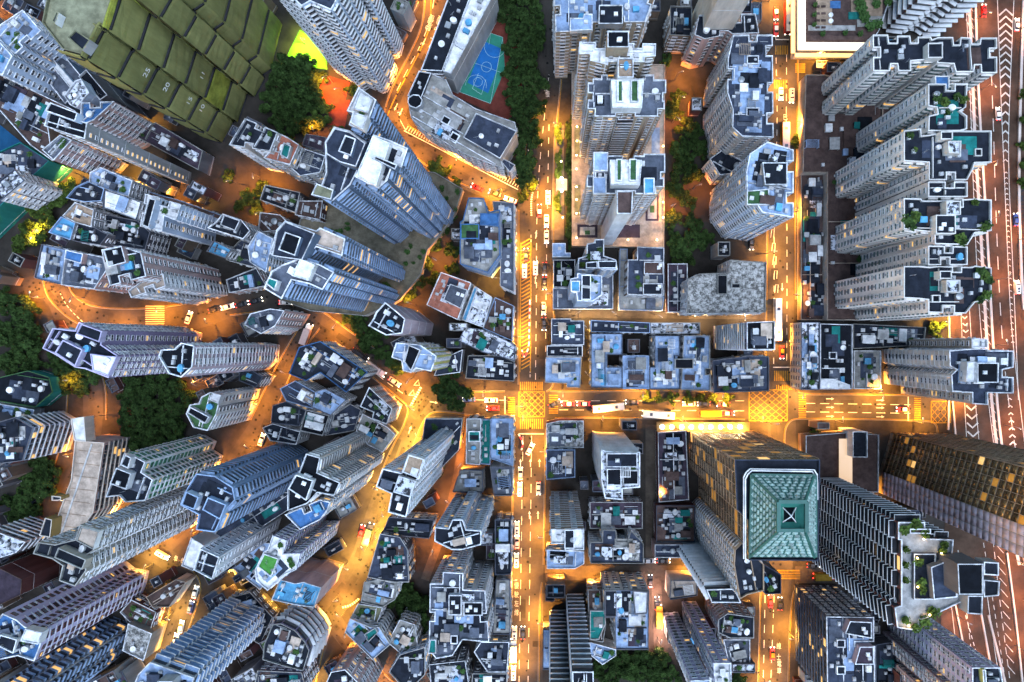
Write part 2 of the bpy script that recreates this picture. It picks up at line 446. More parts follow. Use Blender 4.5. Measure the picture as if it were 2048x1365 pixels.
    if rg.random() < (.25 if level < 2 else .4):
        q = spot(1.2)
        if q: s = rg.uniform(1.6, 2.6); put('dish', rm('white'), 'satellite_dish', root, *L(*q), z, s, s, 1.8, rg.uniform(0, 6))
    if rg.random() < .30 * level:
        for i in range(rg.randint(1, 5)):
            q = spot(.7)
            if q: s = rg.uniform(1, 2.4); put('plant', M_LEAFP, 'potted_plant', root, *L(*q), z, s, s, rg.uniform(.9, 1.6), rg.uniform(0, 6))
    if level >= 2:
        for i in range(rg.randint(2, 6)):   # pipes
            q = spot(.4)
            if q:
                ll = rg.uniform(2, 6)
                if ok_rect(*q, ll, .2): put('box', M_STEEL, 'roof_pipe', root, *L(*q), z+.25, ll, .14, .14, ang + 0)
M_LEAFP = mat('leaf_potted', (.05,.11,.03), .7, .5, 2.0)

def prism_part(root, off, pts, z0, z1, wallm, roofm, name, rim=None, rimh=.5):
    """pts in world xy (ccw). walls + roof in one part, with a rim"""
    n = len(pts); V = [(x-off[0], y-off[1], z0) for x, y in pts] + [(x-off[0], y-off[1], z1) for x, y in pts]
    F = [(i, (i+1) % n, n+(i+1) % n, n+i) for i in range(n)]; M = [0]*n
    q = [(x-off[0], y-off[1]) for x, y in pts]
    if rim is None:
        F += [tuple(n+a for a in (t if area([q[i] for i in t]) > 0 else t[::-1])) for t in ptri(q)]; M += [1]*(len(F)-n)
    else:
        ins = inset(q, .28); b = len(V)
        V += [(x, y, z1) for x, y in ins] + [(x, y, z1-rimh) for x, y in ins]
        for i in range(n):
            j = (i+1) % n
            F.append((n+i, n+j, b+j, b+i)); M.append(2); F.append((b+i, b+j, b+n+j, b+n+i)); M.append(2)
        tr = [tuple(b+n+a for a in (t if area([ins[i] for i in t]) > 0 else t[::-1])) for t in ptri(ins)]
        F += tr; M += [1]*len(tr)
    return mesh_obj(name, V, F, [wallm, roofm] + ([rim] if rim else []), root, M)

def B(label, poly, k, wall='off', roof='dark', style='punch', lvl=1, pal=None, base=False, name=None, cat=None, parap='white',
      houses=(), glass=None, frame=None, band=None, panel=None, stripm=None, clutter=True, group=None, auto=True, named=True, **opt):
    NB[0] += 1; rg = random.Random(NB[0]*77+5)
    if parap == 'white' and k < .1 and lvl >= 2: parap = random.Random(NB[0]).choice(('white','ltblue','grey','concrete','stone','dkgrey','white'))
    h = k*H + rg.uniform(-.25, .25)
    f = S * (1.0 if base else (1-h/H))
    P = [((x-NX)*f, (NY-y)*f) for x, y in poly]
    if area(P) < 0: P.reverse()
    cx, cy = sum(p[0] for p in P)/len(P), sum(p[1] for p in P)/len(P)
    tall = k >= .115
    name = name or ('apartment_tower' if tall else 'tenement_block')
    cat = cat or ('tower' if tall else 'building')
    P0 = P
    if tall and style in ('punch', 'bay') and opt.get('notch', True): P = notched(P, rg)
    root = empty(name, (cx, cy, 0), label, cat, group); off = (cx, cy, 0)
    FOOT.append(P0); named and NAMED.append((P0, label))
    n = len(P); W = wm(wall); par = M_PARW if parap == 'white' else (rm(parap) if parap in ROOF else wm(parap))
    # walls
    Z = h; V = [(x-cx, y-cy, -.3) for x, y in P] + [(x-cx, y-cy, Z) for x, y in P]
    mesh_obj('wall', V, [(i, (i+1) % n, n+(i+1) % n, n+i) for i in range(n)], [W], root)
    ins = inset(P, .25 if tall else .17); zr = h-1.05
    V = [(x-cx, y-cy, zr) for x, y in ins]
    F = [t if area([ins[i] for i in t]) > 0 else t[::-1] for t in ptri(ins)]
    mesh_obj('roof', V, F, [rm(roof)], root)
    # parapet: cap proud of the wall, and the inner face
    outs = inset(P, -.06)
    V = [(x-cx, y-cy, Z-.3) for x, y in outs] + [(x-cx, y-cy, Z+.02) for x, y in outs] + [(x-cx, y-cy, Z+.02) for x, y in ins] + [(x-cx, y-cy, zr) for x, y in ins]
    F = []
    for i in range(n):
        j = (i+1) % n; F += [(i, j, n+j, n+i), (n+i, n+j, 2*n+j, 2*n+i), (2*n+i, 2*n+j, 3*n+j, 3*n+i)]
    mesh_obj('parapet', V, F, [par], root)
    # facades
    mats = [W, W, band and (rm(band) if band in ROOF else wm(band)) or M_FRAME, glass or M_PANE, M_AMBER if style == 'glass' else M_PANE2, M_LIT, wm(panel) if panel else W, wm(stripm or 'dkgrey'), M_AC]
    parts = {}; cands = []
    for i in range(n):
        a, b = P[i], P[(i+1) % n]; L = math.hypot(b[0]-a[0], b[1]-a[1])
        if L < 1.2: continue
        U = ((b[0]-a[0])/L, (b[1]-a[1])/L, 0); N = (U[1], -U[0], 0)
        mx, my = (a[0]+b[0])/2, (a[1]+b[1])/2; r = math.hypot(mx, my)
        if (N[0]*-mx + N[1]*-my)/max(r, 1) < -.06: continue
        st = style
        if 'side' in opt:      # another treatment on walls whose normal points this way
            for (ax, ay, s2) in opt['side']:
                if N[0]*ax+N[1]*ay > .8: st = s2
        o, wins = facade(st, L, h, rg, opt)
        Pn = (a[0], a[1], 0)
        for part, rows in o.items(): parts.setdefault(part, BB()).add(Pn, U, N, rows)
        for (u, wz, ww, wh) in wins:
            X, Y = a[0]+U[0]*u, a[1]+U[1]*u; d = H-wz
            # size on the photograph: across, and along the height seen from above
            zz = (math.hypot(X, Y)/d)*wh/(d*S/H) ; acr = ww/(d*S/H)
            cands.append((min(zz, acr), acr, u, wz, ww, wh, Pn, U, N))
    lit = opt.get('lit', .07); fr = frame or M_FRAME
    if cands:
        cands.sort(key=lambda c: -c[0]-c[1]*.2)
        k_ind = 0
        lim = opt.get('indiv', 300)
        bbw = BB()
        for (mn, acr, u, wz, ww, wh, Pn, U, N) in cands:
            r = rg.random(); g = M_LIT if r < lit else (M_PANE2 if r < .35 else (glass or M_PANE))
            if k_ind < lim and STATS['winobj'] + k_ind < 4500 and acr >= 8.2 and mn >= WIN_MIN:
                o = bpy.data.objects.new('window', win_mesh(fr, g)); link(o, root)
                X, Y = Pn[0]+U[0]*u-cx, Pn[1]+U[1]*u-cy
                o.matrix_basis = Matrix(((U[0]*ww, N[0]*.16, 0, X), (U[1]*ww, N[1]*.16, 0, Y), (0, 0, wh, wz), (0, 0, 0, 1)))
                k_ind += 1
            else:
                gi = 5 if r < lit else (4 if r < .35 else 3)
                bbw.fr.append((Pn, U, N, (u-ww/2, u+ww/2, wz, wz+wh, 0, .14, 9), (u-ww/2+.08, u+ww/2-.08, wz+.08, wz+wh-.14, 0, .17, gi)))
        byw = {}
        for Pn, U, N, r1, r2 in bbw.fr: byw.setdefault((Pn, U, N), ([], []))[0].append(r1); byw[(Pn, U, N)][1].append(r2)
        for (Pn, U, N), (A1, A2) in byw.items():
            bbw.add(Pn, U, N, A1); bbw.add(Pn, U, N, A2, quad=True)
        o = bbw.build('window', mats + [fr], root, off)
        if o: o['kind'] = 'stuff'
        STATS['win'] += len(cands); STATS['winobj'] += k_ind
    for part, bb in parts.items():
        o = bb.build(part, mats, root, off)
        if o: o['kind'] = 'stuff'
    # roof houses given in roof pixels
    ang = 0; best = 0
    for i in range(n):
        a, b = P[i], P[(i+1) % n]; L = math.hypot(b[0]-a[0], b[1]-a[1])
        if L > best: best = L; ang = math.atan2(b[1]-a[1], b[0]-a[0])
    holes = []
    for hs in houses:
        pts, dz, rf = hs[0], hs[1], hs[2]; ww = hs[3] if len(hs) > 3 else wall; nm = hs[4] if len(hs) > 4 else 'stair_house'
        z1 = h + dz; ff = S*(1-z1/H); q = [((x-NX)*ff, (NY-y)*ff) for x, y in pts]
        if area(q) < 0: q.reverse()
        hp = prism_part(root, off, q, zr+.02, z1, wm(ww), rm(rf), nm, par); holes.append(q)
        if abs(area(q)) > 25:
            o1 = random.Random(NB[0]*3+1)
            for _ in range(3):
                X, Y = o1.uniform(min(v[0] for v in q), max(v[0] for v in q)), o1.uniform(min(v[1] for v in q), max(v[1] for v in q))
                if inside(X, Y, q) and edge_dist(X, Y, q) > 1.0: put('ac', rm('white'), 'air_conditioner', hp, X-cx, Y-cy, z1-.5, 1.2, 1.1, .9, ang)
    A = abs(area(P))
    if not houses and auto and tall and A > 120:
        xs = [p[0] for p in P]; ys = [p[1] for p in P]; ca, sa = math.cos(ang), math.sin(ang); cnt = 0
        for _ in range(60):
            x, y = rg.uniform(min(xs), max(xs)), rg.uniform(min(ys), max(ys)); sx, sy = rg.uniform(4, 9), rg.uniform(3.5, 7)
            q = [(x+dx*sx*ca-dy*sy*sa, y+dx*sx*sa+dy*sy*ca) for dx, dy in ((-.5,-.5),(.5,-.5),(.5,.5),(-.5,.5))]
            if all(inside(a, b, P) and edge_dist(a, b, P) > .5 for a, b in q) and all(math.hypot(x-hx, y-hy) > 8 for hx, hy in holes_c(holes)):
                dz = rg.uniform(2.2, 5.5); hp = prism_part(root, off, q, zr+.02, h+dz, W, rm(rg.choice(('dark','grey','dark','mid','white'))), 'stair_house', par); holes.append(q); cnt += 1
                put('ac', rm('white'), 'air_conditioner', hp, x-cx, y-cy, h+dz-.5, 1.3, 1.1, .9, ang)
                if cnt >= (1 if A < 260 else 2 + (A > 500)): break
    if clutter:
        rp = inset(P, .5)
        roof_clutter(root, rp, zr+.01, off, rg, lvl, pal or ('tower' if tall else 'low'), ang, par)
    root['_h'] = h
    return root, P, h
def holes_c(hs): return [(sum(p[0] for p in q)/len(q), sum(p[1] for p in q)/len(q)) for q in hs]
WIN_MIN = 3.9
# ================================================================= BUILDINGS (roof outlines in photograph pixels, k = height / camera height)
# ---- top left: netted high-rise
net, netP, neth = B('tall tower wrapped in olive green scaffold netting with painted floor numbers', [(162,108),(125,98),(84,45),(95,-10),(140,-60),(200,-150),(330,-220),(300,-100),(271,-80),(280,-68),(254,-22),(236,-34),(230,-27),(205,51),(196,46),(192,51)],
    .30, 'dkgrey', 'olive', 'blank', name='netted_tower', cat='tower', parap='olive', auto=False, clutter=False,
    houses=[([(135,75),(150,60),(180,80),(165,102)],3,'dark','grey'), ([(103,42),(112,22),(118,26),(110,48)],2,'grey','white')])
def netting():
    off = net.location; n = len(netP); bb = BB(); seams = BB(); rg = random.Random(3)
    for i in range(n):
        a, b = netP[i], netP[(i+1) % n]; L = math.hypot(b[0]-a[0], b[1]-a[1])
        U = ((b[0]-a[0])/L, (b[1]-a[1])/L, 0); N = (U[1], -U[0], 0); mx, my = (a[0]+b[0])/2, (a[1]+b[1])/2
        if (N[0]*-mx+N[1]*-my) < 0: continue
        # five-storey sheets of netting, each sagging outwards, dark gap between
        lv = 0; z = 0
        while z < neth-2:
            z1 = min(neth+1.2, z+15.1)
            nx_, nz_ = max(2, int(L/2.2)), 8; V, F = [], []
            for q in range(nz_+1):
                for p in range(nx_+1):
                    u = -.5+(L+1.0)*p/nx_; w0 = z+.35+(z1-z-.42)*q/nz_
                    d = .85 + .12*math.sin(math.pi*q/nz_) + .16*rg.random() - (.25 if q in (0, nz_) else 0)
                    V.append((a[0]+U[0]*u+N[0]*d-off.x, a[1]+U[1]*u+N[1]*d-off.y, w0))
            for q in range(nz_):
                for p in range(nx_):
                    k0 = q*(nx_+1)+p; F.append((k0, k0+1, k0+nx_+2, k0+nx_+1))
            mesh_obj('netting_sheet', V, F, [M_NET if rg.random() > .07 else M_NET2], net)
            seams.add((a[0],a[1],0), U, N, [(0, L, z-.4, z+.4, 0, 1.15, 0)])
            z = z1
        poles = [(u, u+.12, 0, neth, .55, .67, 1) for u in np.arange(.4, L, 2.4)]
        bb.add((a[0],a[1],0), U, N, poles)
    o = seams.build('scaffold_ledge', [wm('black'), M_STEEL], net, off); o['kind'] = 'stuff'
    o = bb.build('scaffold_pole', [wm('black'), mat('bamboo', (.2,.15,.07))], net, off); o['kind'] = 'stuff'
netting()
def wall_text(root, txt, px, py, z, size, updir, m, name='number'):
    """flat printed figures on a wall leaning back along the building's height"""
    o = text_obj(name, txt, size, m, root, .02)
    p = G(px, py, z); up = Vector((0, 0, 1)); nrm = Vector((*updir, 0)).normalized(); rt = up.cross(nrm).normalized()
    M = Matrix((rt, up, nrm)).transposed().to_4x4(); M.translation = p + nrm*.9 - root.location; o.matrix_basis = M; return o
M_WHITEP = mat('paint_white', (.75,.75,.72), .7, .2)
# normals of the netted facets: outward, towards the plumb line
def facet_normal(p, q):
    a, b = G(*p), G(*q); v = Vector((b.y-a.y, -(b.x-a.x))).normalized()
    return (v.x, v.y) if v.dot(Vector((G(600,500).x-a.x, G(600,500).y-a.y))) > 0 else (-v.x, -v.y)
n1, n2 = facet_normal((192,51),(162,108)), facet_normal((230,-27),(205,51))
for t, px, py, nn, z in (('25',288,143,n1,72),('20',328,172,n1,60),('15',374,200,n1,43),('10',399,215,n1,35),('11',400,150,n2,40)):
    wall_text(net, t, px, py, z, 3.0, nn, M_WHITEP)
B('pale blue flat roofed block left of the netted tower', [(0,50),(45,20),(82,62),(30,108),(-12,70)], .15, 'ltblue', 'ltblue', 'punch', lvl=1, pal='blue')
B('white windowed wing on the left edge below the pale blue block', [(-40,85),(-5,80),(24,112),(5,150),(-40,130)], .16, 'ltblue', 'ltblue')
B('long blue green vaulted hall roof beside the netted tower', [(57,112),(100,78),(168,160),(130,208)], .09, 'slate', 'grey', 'blank', name='hall', cat='hall', lvl=0,
  houses=[([(76,98),(84,92),(152,172),(143,180)],1.2,'white','ltblue','roof_ridge')])
B('small speckled pale stair block at the end of the vaulted hall', [(128,192),(150,162),(162,158),(178,186),(152,216),(140,210)], .115, 'ltblue', 'patchy', 'blank', name='stair_block', cat='building', auto=False)
B('dark flat box roof squeezed between vaulted hall and netted tower', [(157,153),(172,140),(214,190),(200,200)], .10, 'dkgrey', 'black', 'blank', name='plant_room', cat='building')
B('big brown podium terrace with plant boxes at the upper left edge', [(-30,150),(22,140),(62,180),(150,222),(165,258),(95,250),(105,322),(60,290),(0,222),(-30,200)], .10, 'brown', 'brown', 'blank', lvl=2, name='podium', cat='podium')
B('narrow pale slab tower with one row of yellow lit windows', [(88,252),(96,224),(174,246),(169,278),(135,268)], .226, 'grey', 'black', 'blank', col=.35, lit=.95, lvl=1,
  houses=[([(90,222),(100,205),(155,226),(150,243)],2.5,'black','ltblue')])
B('pinkish white school wing with small square windows above the lit yard', [(162,206),(228,203),(188,240),(160,252)], .12, 'pink', 'blue', 'punch', name='school_building', cat='school')
B('white school block with large window bays beside the yellow lit steps', [(84,300),(120,270),(143,281),(107,321)], .12, 'pink', 'grey', 'punch', name='school_building', cat='school', pitch=4.2)
B('dark purple mosaic yard roof with small gazebo beside the narrow slab tower', [(262,268),(310,245),(405,302),(396,340)], .035, 'dkgrey', 'purple', 'blank', lvl=2, pal='dark', name='podium', cat='podium')
B('dark teal netted long building with bright green roof edge at left', [(-60,470),(-60,330),(40,285),(98,322),(-2,414)], .05, 'teal', 'mid', 'blank', lvl=2, parap='teal', name='netted_block', cat='building')
B('white cluttered roof house standing on the teal netted building', [(-10,368),(28,338),(47,362),(0,402)], .085, 'white', 'patchy', 'punch', lvl=2)
# ---- fan of tenements
B('pale blue patched roof tenement at the top of the fan below the lit steps', [(180,345),(200,335),(264,362),(257,393),(228,385),(178,366)], .07, 'grey', 'ltblue', lvl=2, pal='blue')
B('dark curved end tenement with olive terrace at the fan tip', [(132,396),(150,375),(175,363),(208,378),(202,402),(170,404)], .08, 'dkgrey', 'dark', lvl=1, parap='ltblue')
B('white sheet roofed tenement in the middle of the left fan', [(207,380),(250,393),(282,405),(272,440),(205,415)], .08, 'white', 'white', lvl=2)
B('olive beige roofed tenement with white tank at the left fan edge', [(125,432),(150,405),(187,420),(182,454),(150,445)], .08, 'grey', 'tan', lvl=1)
B('teal blue roofed corner tenement above the curved road', [(97,465),(122,434),(150,447),(140,480)], .08, 'grey', 'cyan', lvl=1, parap='ltblue')
B('dark grey cluttered tenement right of the teal roofed corner', [(141,480),(152,447),(190,456),(216,470),(200,490),(155,484)], .075, 'dkgrey', 'dark', lvl=3)
B('low dark tenement row squeezed behind the white slab', [(186,424),(275,442),(300,465),(290,500),(215,490),(218,470),(190,455)], .055, 'dkgrey', 'dark', lvl=3, pal='dark')
B('low dark row along the orange lit lane north of the white slab', [(262,362),(300,385),(355,400),(440,430),(470,445),(450,455),(280,400)], .03, 'dkgrey', 'brown', lvl=3, pal='dark')
B('white slab tower with black roof strips in the tenement fan', [(280,453),(291,388),(362,410),(352,440),(328,432),(324,462)], .135, 'ltblue', 'white', 'punch', lvl=2, houses=[([(283,450),(297,396),(312,400),(297,456)],3,'black')])
B('white outlined dark L roof tenement right of the white slab', [(445,428),(482,440),(500,462),(486,478),(415,456),(432,444)], .09, 'grey', 'dark', lvl=2, houses=[([(447,430),(480,441),(470,462),(440,450)],1.5,'dark')])
B('turquoise lit terrace tenement beside the L roof tenement', [(413,503),(427,482),(462,500),(450,517)], .08, 'grey', 'cyan', lvl=2)  # the turquoise light on the terrace is put into its roof colour
B('long grey tenement with stepped terraces right of the turquoise terrace', [(462,500),(480,480),(545,500),(530,540),(452,520)], .05, 'dkgrey', 'mid', lvl=3)
B('pale weathered shed roofs below the white slab', [(215,492),(290,478),(290,508),(215,505)], .05, 'grey', 'weathered', lvl=3)
B('patchwork roof of the lilac white block above the curved road, left half', [(68,556),(83,489),(132,500),(122,570)], .08, 'pink', 'ltblue', lvl=3, pal='blue')
B('navy and white patchwork roof beside the pink tower', [(132,500),(205,515),(213,540),(188,578),(122,570)], .08, 'pink', 'grey', lvl=3, pal='blue', houses=[([(131,500),(166,508),(162,528),(128,518)],2,'blue')])
B('pink tower with black tank roof above the curved road', [(203,500),(240,492),(282,506),(292,553),(220,572),(210,535)], .19, 'pink', 'dark', 'punch', lvl=2, pitch=3.6, parap='white', houses=[([(206,500),(243,492),(252,525),(216,535)],2,'black','pink')])
B('white tower with a yellow lit roof strip in front of the pink tower', [(256,582),(298,552),(326,548),(331,573),(262,596)], .16, 'white', 'beige', 'punch', pitch=2.6, lvl=1)
B('low dark block with a white lined terrace by the lit road', [(452,560),(512,536),(532,572),(458,586)], .035, 'pink', 'dark', lvl=2)
B('white and grey house row left of the crowned tower', [(495,495),(515,462),(545,478),(532,545),(500,525)], .10, 'ltblue', 'ltblue', lvl=1, pal='blue', name='apartment_block')
B('dark red roofed low houses in the upper left middle', [(590,430),(597,402),(645,402),(640,440)], .04, 'maroon', 'brown', lvl=1, pal='dark')
B('brown roofed low houses between lit court and crowned tower', [(515,465),(520,425),(560,430),(595,465),(550,462)], .04, 'maroon', 'brown', lvl=1, pal='dark')
B('dark low houses beneath the terracotta roofed block', [(520,400),(530,370),(600,385),(590,425)], .03, 'dkgrey', 'dark', lvl=3, pal='dark')
B('white tenement with dark roof tanks at the foot of the netted tower', [(458,290),(490,237),(555,265),(540,303)], .13, 'off', 'dark', 'punch', lvl=2)
B('terracotta terrace roof tenement beside the dark tree park', [(527,316),(540,303),(556,266),(575,275),(598,290),(580,330)], .12, 'off', 'terra', 'punch', lvl=1, ac=.7, houses=[([(560,310),(567,285),(582,292),(575,318)],1.5,'teal')])
B('small purple roofed house by the orange glowing garden', [(604,290),(612,268),(652,275),(646,302)], .08, 'purple', 'purple', lvl=2)
B('beige tenement row with many air conditioners left of the yellow tiled terrace', [(578,332),(600,295),(650,312),(640,345),(600,352)], .10, 'off', 'mid', 'punch', lvl=2, ac=.8)
# ---- housing estate, top centre left
B('white high-rise slab with dark window rows at the top edge', [(530,-40),(588,-2),(603,12),(620,2),(662,20),(685,-23),(709,-113),(600,-150)], .25, 'ltblue', 'mid', 'bay', lit=.10, strip=5, bd=.5)
B('slim white stepped roof tower above the crossroads', [(694,222),(717,175),(752,200),(738,238),(726,262),(698,250),(706,225)], .33, 'slate', 'white', 'bay', band='ltblue', name='estate_tower', clutter=True, auto=False, houses=[([(700,245),(707,225),(735,233),(726,260)],3,'white','white'),([(705,218),(719,180),(745,199),(735,226)],1,'white','white')])
B('blue tower with broad white roof terraces and an umbrella plaza', [(710,354),(730,310),(747,270),(782,282),(815,297),(803,335),(784,330),(775,360),(757,377)], .33, 'slate', 'white', 'bay', band='ltblue', strip=6, stripm='ltblue', auto=False, lvl=1, pal='blue', name='estate_tower',
  houses=[([(712,352),(745,272),(780,286),(752,372)],2.5,'white','white'),([(743,316),(752,312),(795,330),(790,340)],3,'dark','slate')])
B('slate tower with octagonal blue crown beside the yellow tiled terrace', [(637,387),(652,345),(650,285),(668,254),(700,262),(733,285),(713,345),(700,370),(665,402)], .31, 'slate', 'mid', 'bay', band='ltblue', strip=7, auto=False, name='estate_tower',
  houses=[([(650,285),(668,256),(700,264),(731,287),(712,334),(680,325),(652,308)],5,'mid','slate','octagonal_crown'),([(676,303),(690,270),(712,278),(702,312)],6.5,'dark','slate','crown_pit'),([(622,390),(633,367),(667,380),(662,400)],1.5,'olive','slate','tiled_terrace')])
B('slate tower with blue crown and beige terrace in the estate middle', [(540,508),(553,460),(570,442),(632,462),(640,456),(690,478),(684,512),(632,494),(602,522),(560,516)], .30, 'slate', 'beige', 'bay', band='ltblue', strip=8, stripm='yellow', auto=False, name='estate_tower',
  houses=[([(543,512),(553,462),(570,443),(630,467),(604,521),(560,515)],5,'mid','slate','octagonal_crown'),([(556,500),(570,464),(602,475),(590,512)],6.5,'black','slate','crown_pit')])
B('slate tower with white tiled roof grid and teal terrace by the lit bend', [(528,577),(543,543),(565,530),(600,517),(640,530),(668,545),(656,562),(645,580),(618,568),(583,560),(563,598)], .31, 'slate', 'grey', 'bay', band='ltblue', strip=5, stripm='ltblue', auto=False, pal='blue', name='estate_tower',
  houses=[([(583,552),(600,518),(630,530),(616,562)],2,'white','white','tiled_terrace'),([(531,567),(537,555),(556,562),(549,582)],2,'teal','white')])
ylp, _P, ylph = B('low yellow lit podium of the slate estate towers', [(560,600),(600,440),(700,330),(870,345),(925,378),(908,430),(880,470),(855,500),(842,548),(800,600),(730,632),(620,622)], .02, 'tan', 'olive2', 'blank', lvl=0, clutter=False, parap='concrete', name='podium', cat='podium')
# ---- school and court
B('long dark school roof along the orange road', [(902,-20),(945,-20),(884,142),(842,140)], .07, 'dkgrey', 'dark', 'band', lvl=0, name='school_building', cat='school')
B('white louvred gallery roof between school roof and sports court', [(946,-20),(992,-20),(902,148),(886,142)], .075, 'grey', 'white', 'blank', lvl=1, pal='blue', name='school_building', cat='school')
B('black pitched wedge roof at the road bend below the school', [(838,142),(862,146),(842,196),(815,192)], .065, 'dkgrey', 'black', 'blank', lvl=0, name='school_building', cat='school')
B('grey gravel roof terrace with octagonal turret below the sports court', [(815,200),(843,185),(862,147),(892,160),(906,190),(952,218),(1030,245),(1032,262),(952,227),(927,275),(1000,317),(1008,338),(930,308),(850,262),(822,235)], .06, 'grey', 'concrete', 'punch', lvl=1, name='school_building', cat='school',
  houses=[([(816,195),(826,189),(838,190),(845,200),(842,211),(832,217),(820,213),(815,205)],3.5,'black','grey','turret')])
B('square black roofed hall at the corner of the gravel roof terrace', [(927,275),(952,227),(1033,262),(1000,317)], .075, 'grey', 'mid', 'blank', lvl=0, name='hall', cat='hall')
B('small house with white edged roof by the diagonal road', [(1000,320),(1008,318),(1030,330),(1020,345)], .05, 'grey', 'mid', lvl=1)
# ---- top centre
B('broad pale blue roofed block at the top edge beside the tree belt', [(1107,-30),(1112,64),(1180,62),(1186,45),(1290,44),(1318,-30)], .15, 'tan', 'ltblue', 'punch', lvl=1, pal='blue', name='apartment_tower',
  houses=[([(1198,10),(1246,10),(1246,48),(1197,48)],3,'dark','grey'),([(1140,36),(1166,36),(1168,28),(1185,28),(1185,60),(1140,62)],1.5,'ltblue','white')])
B('T roof brown tower with two white dishes on its black plant room', [(1159,84),(1312,88),(1311,112),(1290,114),(1289,124),(1216,124),(1216,130),(1181,121),(1180,108),(1159,108)], .235, 'tan', 'white', 'punch', lvl=1, strip=2, stripm='brown', auto=False, parap='white',
  houses=[([(1215,62),(1258,62),(1258,95),(1215,95)],7,'black','tan','plant_room')])
B('slim pale lift core in the middle of the brown tower row', [(1236,116),(1267,116),(1267,155),(1236,155)], .245, 'white', 'tan', 'blank', auto=False, name='apartment_tower')
B('brown tower with white penthouse and twin green roof lights', [(1176,166),(1186,166),(1186,158),(1203,158),(1203,150),(1215,150),(1215,158),(1290,158),(1290,150),(1308,150),(1308,160),(1332,160),(1332,186),(1326,186),(1326,202),(1329,202),(1329,218),(1316,218),(1316,233),(1270,233),(1270,226),(1232,226),(1232,233),(1190,233),(1190,218),(1176,218),(1176,200),(1186,200),(1186,186),(1176,186)], .22, 'tan', 'grey', 'punch', lvl=1, strip=2, stripm='brown', auto=False, parap='white',
  houses=[([(1222,160),(1288,160),(1284,216),(1225,216)],5,'white','white','penthouse'),([(1235,160),(1246,160),(1246,204),(1235,204)],6,'green','white','roof_light'),([(1262,160),(1277,160),(1277,204),(1262,204)],6,'green','white','roof_light')])
B('dark louvred lift core with glass stripes south of the white penthouse', [(1236,224),(1268,224),(1268,240),(1236,240)], .205, 'maroon', 'brown', 'rib', auto=False, rd=.2, name='apartment_tower', clutter=False)
B('brown tower with second white penthouse above the lit podium', [(1174,352),(1187,352),(1187,305),(1216,305),(1216,312),(1288,312),(1288,308),(1330,308),(1330,345),(1322,345),(1322,356),(1328,356),(1328,374),(1312,374),(1312,388),(1270,388),(1270,382),(1232,382),(1232,388),(1190,388),(1190,374),(1174,374)], .215, 'tan', 'grey', 'punch', lvl=1, strip=2, stripm='brown', auto=False, parap='white',
  houses=[([(1220,320),(1284,320),(1280,370),(1222,370)],5,'white','white','penthouse'),([(1233,318),(1244,318),(1244,362),(1233,362)],6,'green','white','roof_light'),([(1259,318),(1274,318),(1274,362),(1259,362)],6,'green','white','roof_light'),
          ([(1187,305),(1216,305),(1216,342),(1187,342)],1.5,'ltblue','white'),([(1186,354),(1213,354),(1213,388),(1186,388)],1.5,'ltblue','white'),([(1288,356),(1309,356),(1309,388),(1288,388)],1.5,'cyan','white')])
B('slim white lift core with brown top south of the second penthouse', [(1234,382),(1266,382),(1264,428),(1234,428)], .25, 'white', 'brown', 'blank', auto=False, name='apartment_tower', clutter=False)
stp, _P, stph = B('lit stone podium terrace under the brown towers', [(1144,120),(1330,130),(1328,494),(1144,492)], .015, 'tan', 'beige', 'blank', lvl=0, clutter=False, parap='beige', name='podium', cat='podium')
B('small dark roof block with a round blue tank at the top centre', [(1341,12),(1384,14),(1384,72),(1340,70)], .06, 'brown', 'dark', lvl=2)
B('pink tower with notched grey roofs at the top centre', [(1390,70),(1398,30),(1436,31),(1440,45),(1483,45),(1483,28),(1511,28),(1518,66),(1465,68),(1456,62),(1440,62),(1440,72),(1410,78)], .10, 'pink', 'dark', 'punch', lvl=1, name='apartment_tower', pitch=3.4)
B('dark roofed annex with tall blank cream wall at the top edge', [(1444,-110),(1526,-110),(1512,-22),(1446,-22)], .20, 'cream', 'grey', 'blank', auto=False, name='apartment_tower')
B('long pale slab with two square light wells along the wide street', [(1456,118),(1467,70),(1545,70),(1547,275),(1485,273),(1465,255),(1466,220),(1455,185)], .14, 'off', 'mid', 'punch', lvl=2, pal='blue', ac=.6, pitch=3.2, houses=[([(1494,111),(1518,111),(1518,128),(1494,128)],.6,'dark','white','light_well'),([(1493,215),(1519,215),(1519,233),(1493,233)],.6,'dark','white','light_well')])
B('white slab with a green roof garden beside the wide street', [(1493,345),(1500,308),(1535,284),(1587,300),(1587,435),(1525,425),(1494,380)], .19, 'ltblue', 'ltblue', 'punch', lvl=2, pitch=2.7, parap='white',
  houses=[([(1494,382),(1538,378),(1540,410),(1494,410)],1,'green','white','roof_garden'),([(1525,325),(1575,325),(1575,370),(1530,370)],2,'dark','grey')])
B('tall block with warm lit window rows left of the green roof garden', [(1420,318),(1445,300),(1490,325),(1485,345),(1440,350)], .06, 'off', 'dark', lvl=2)
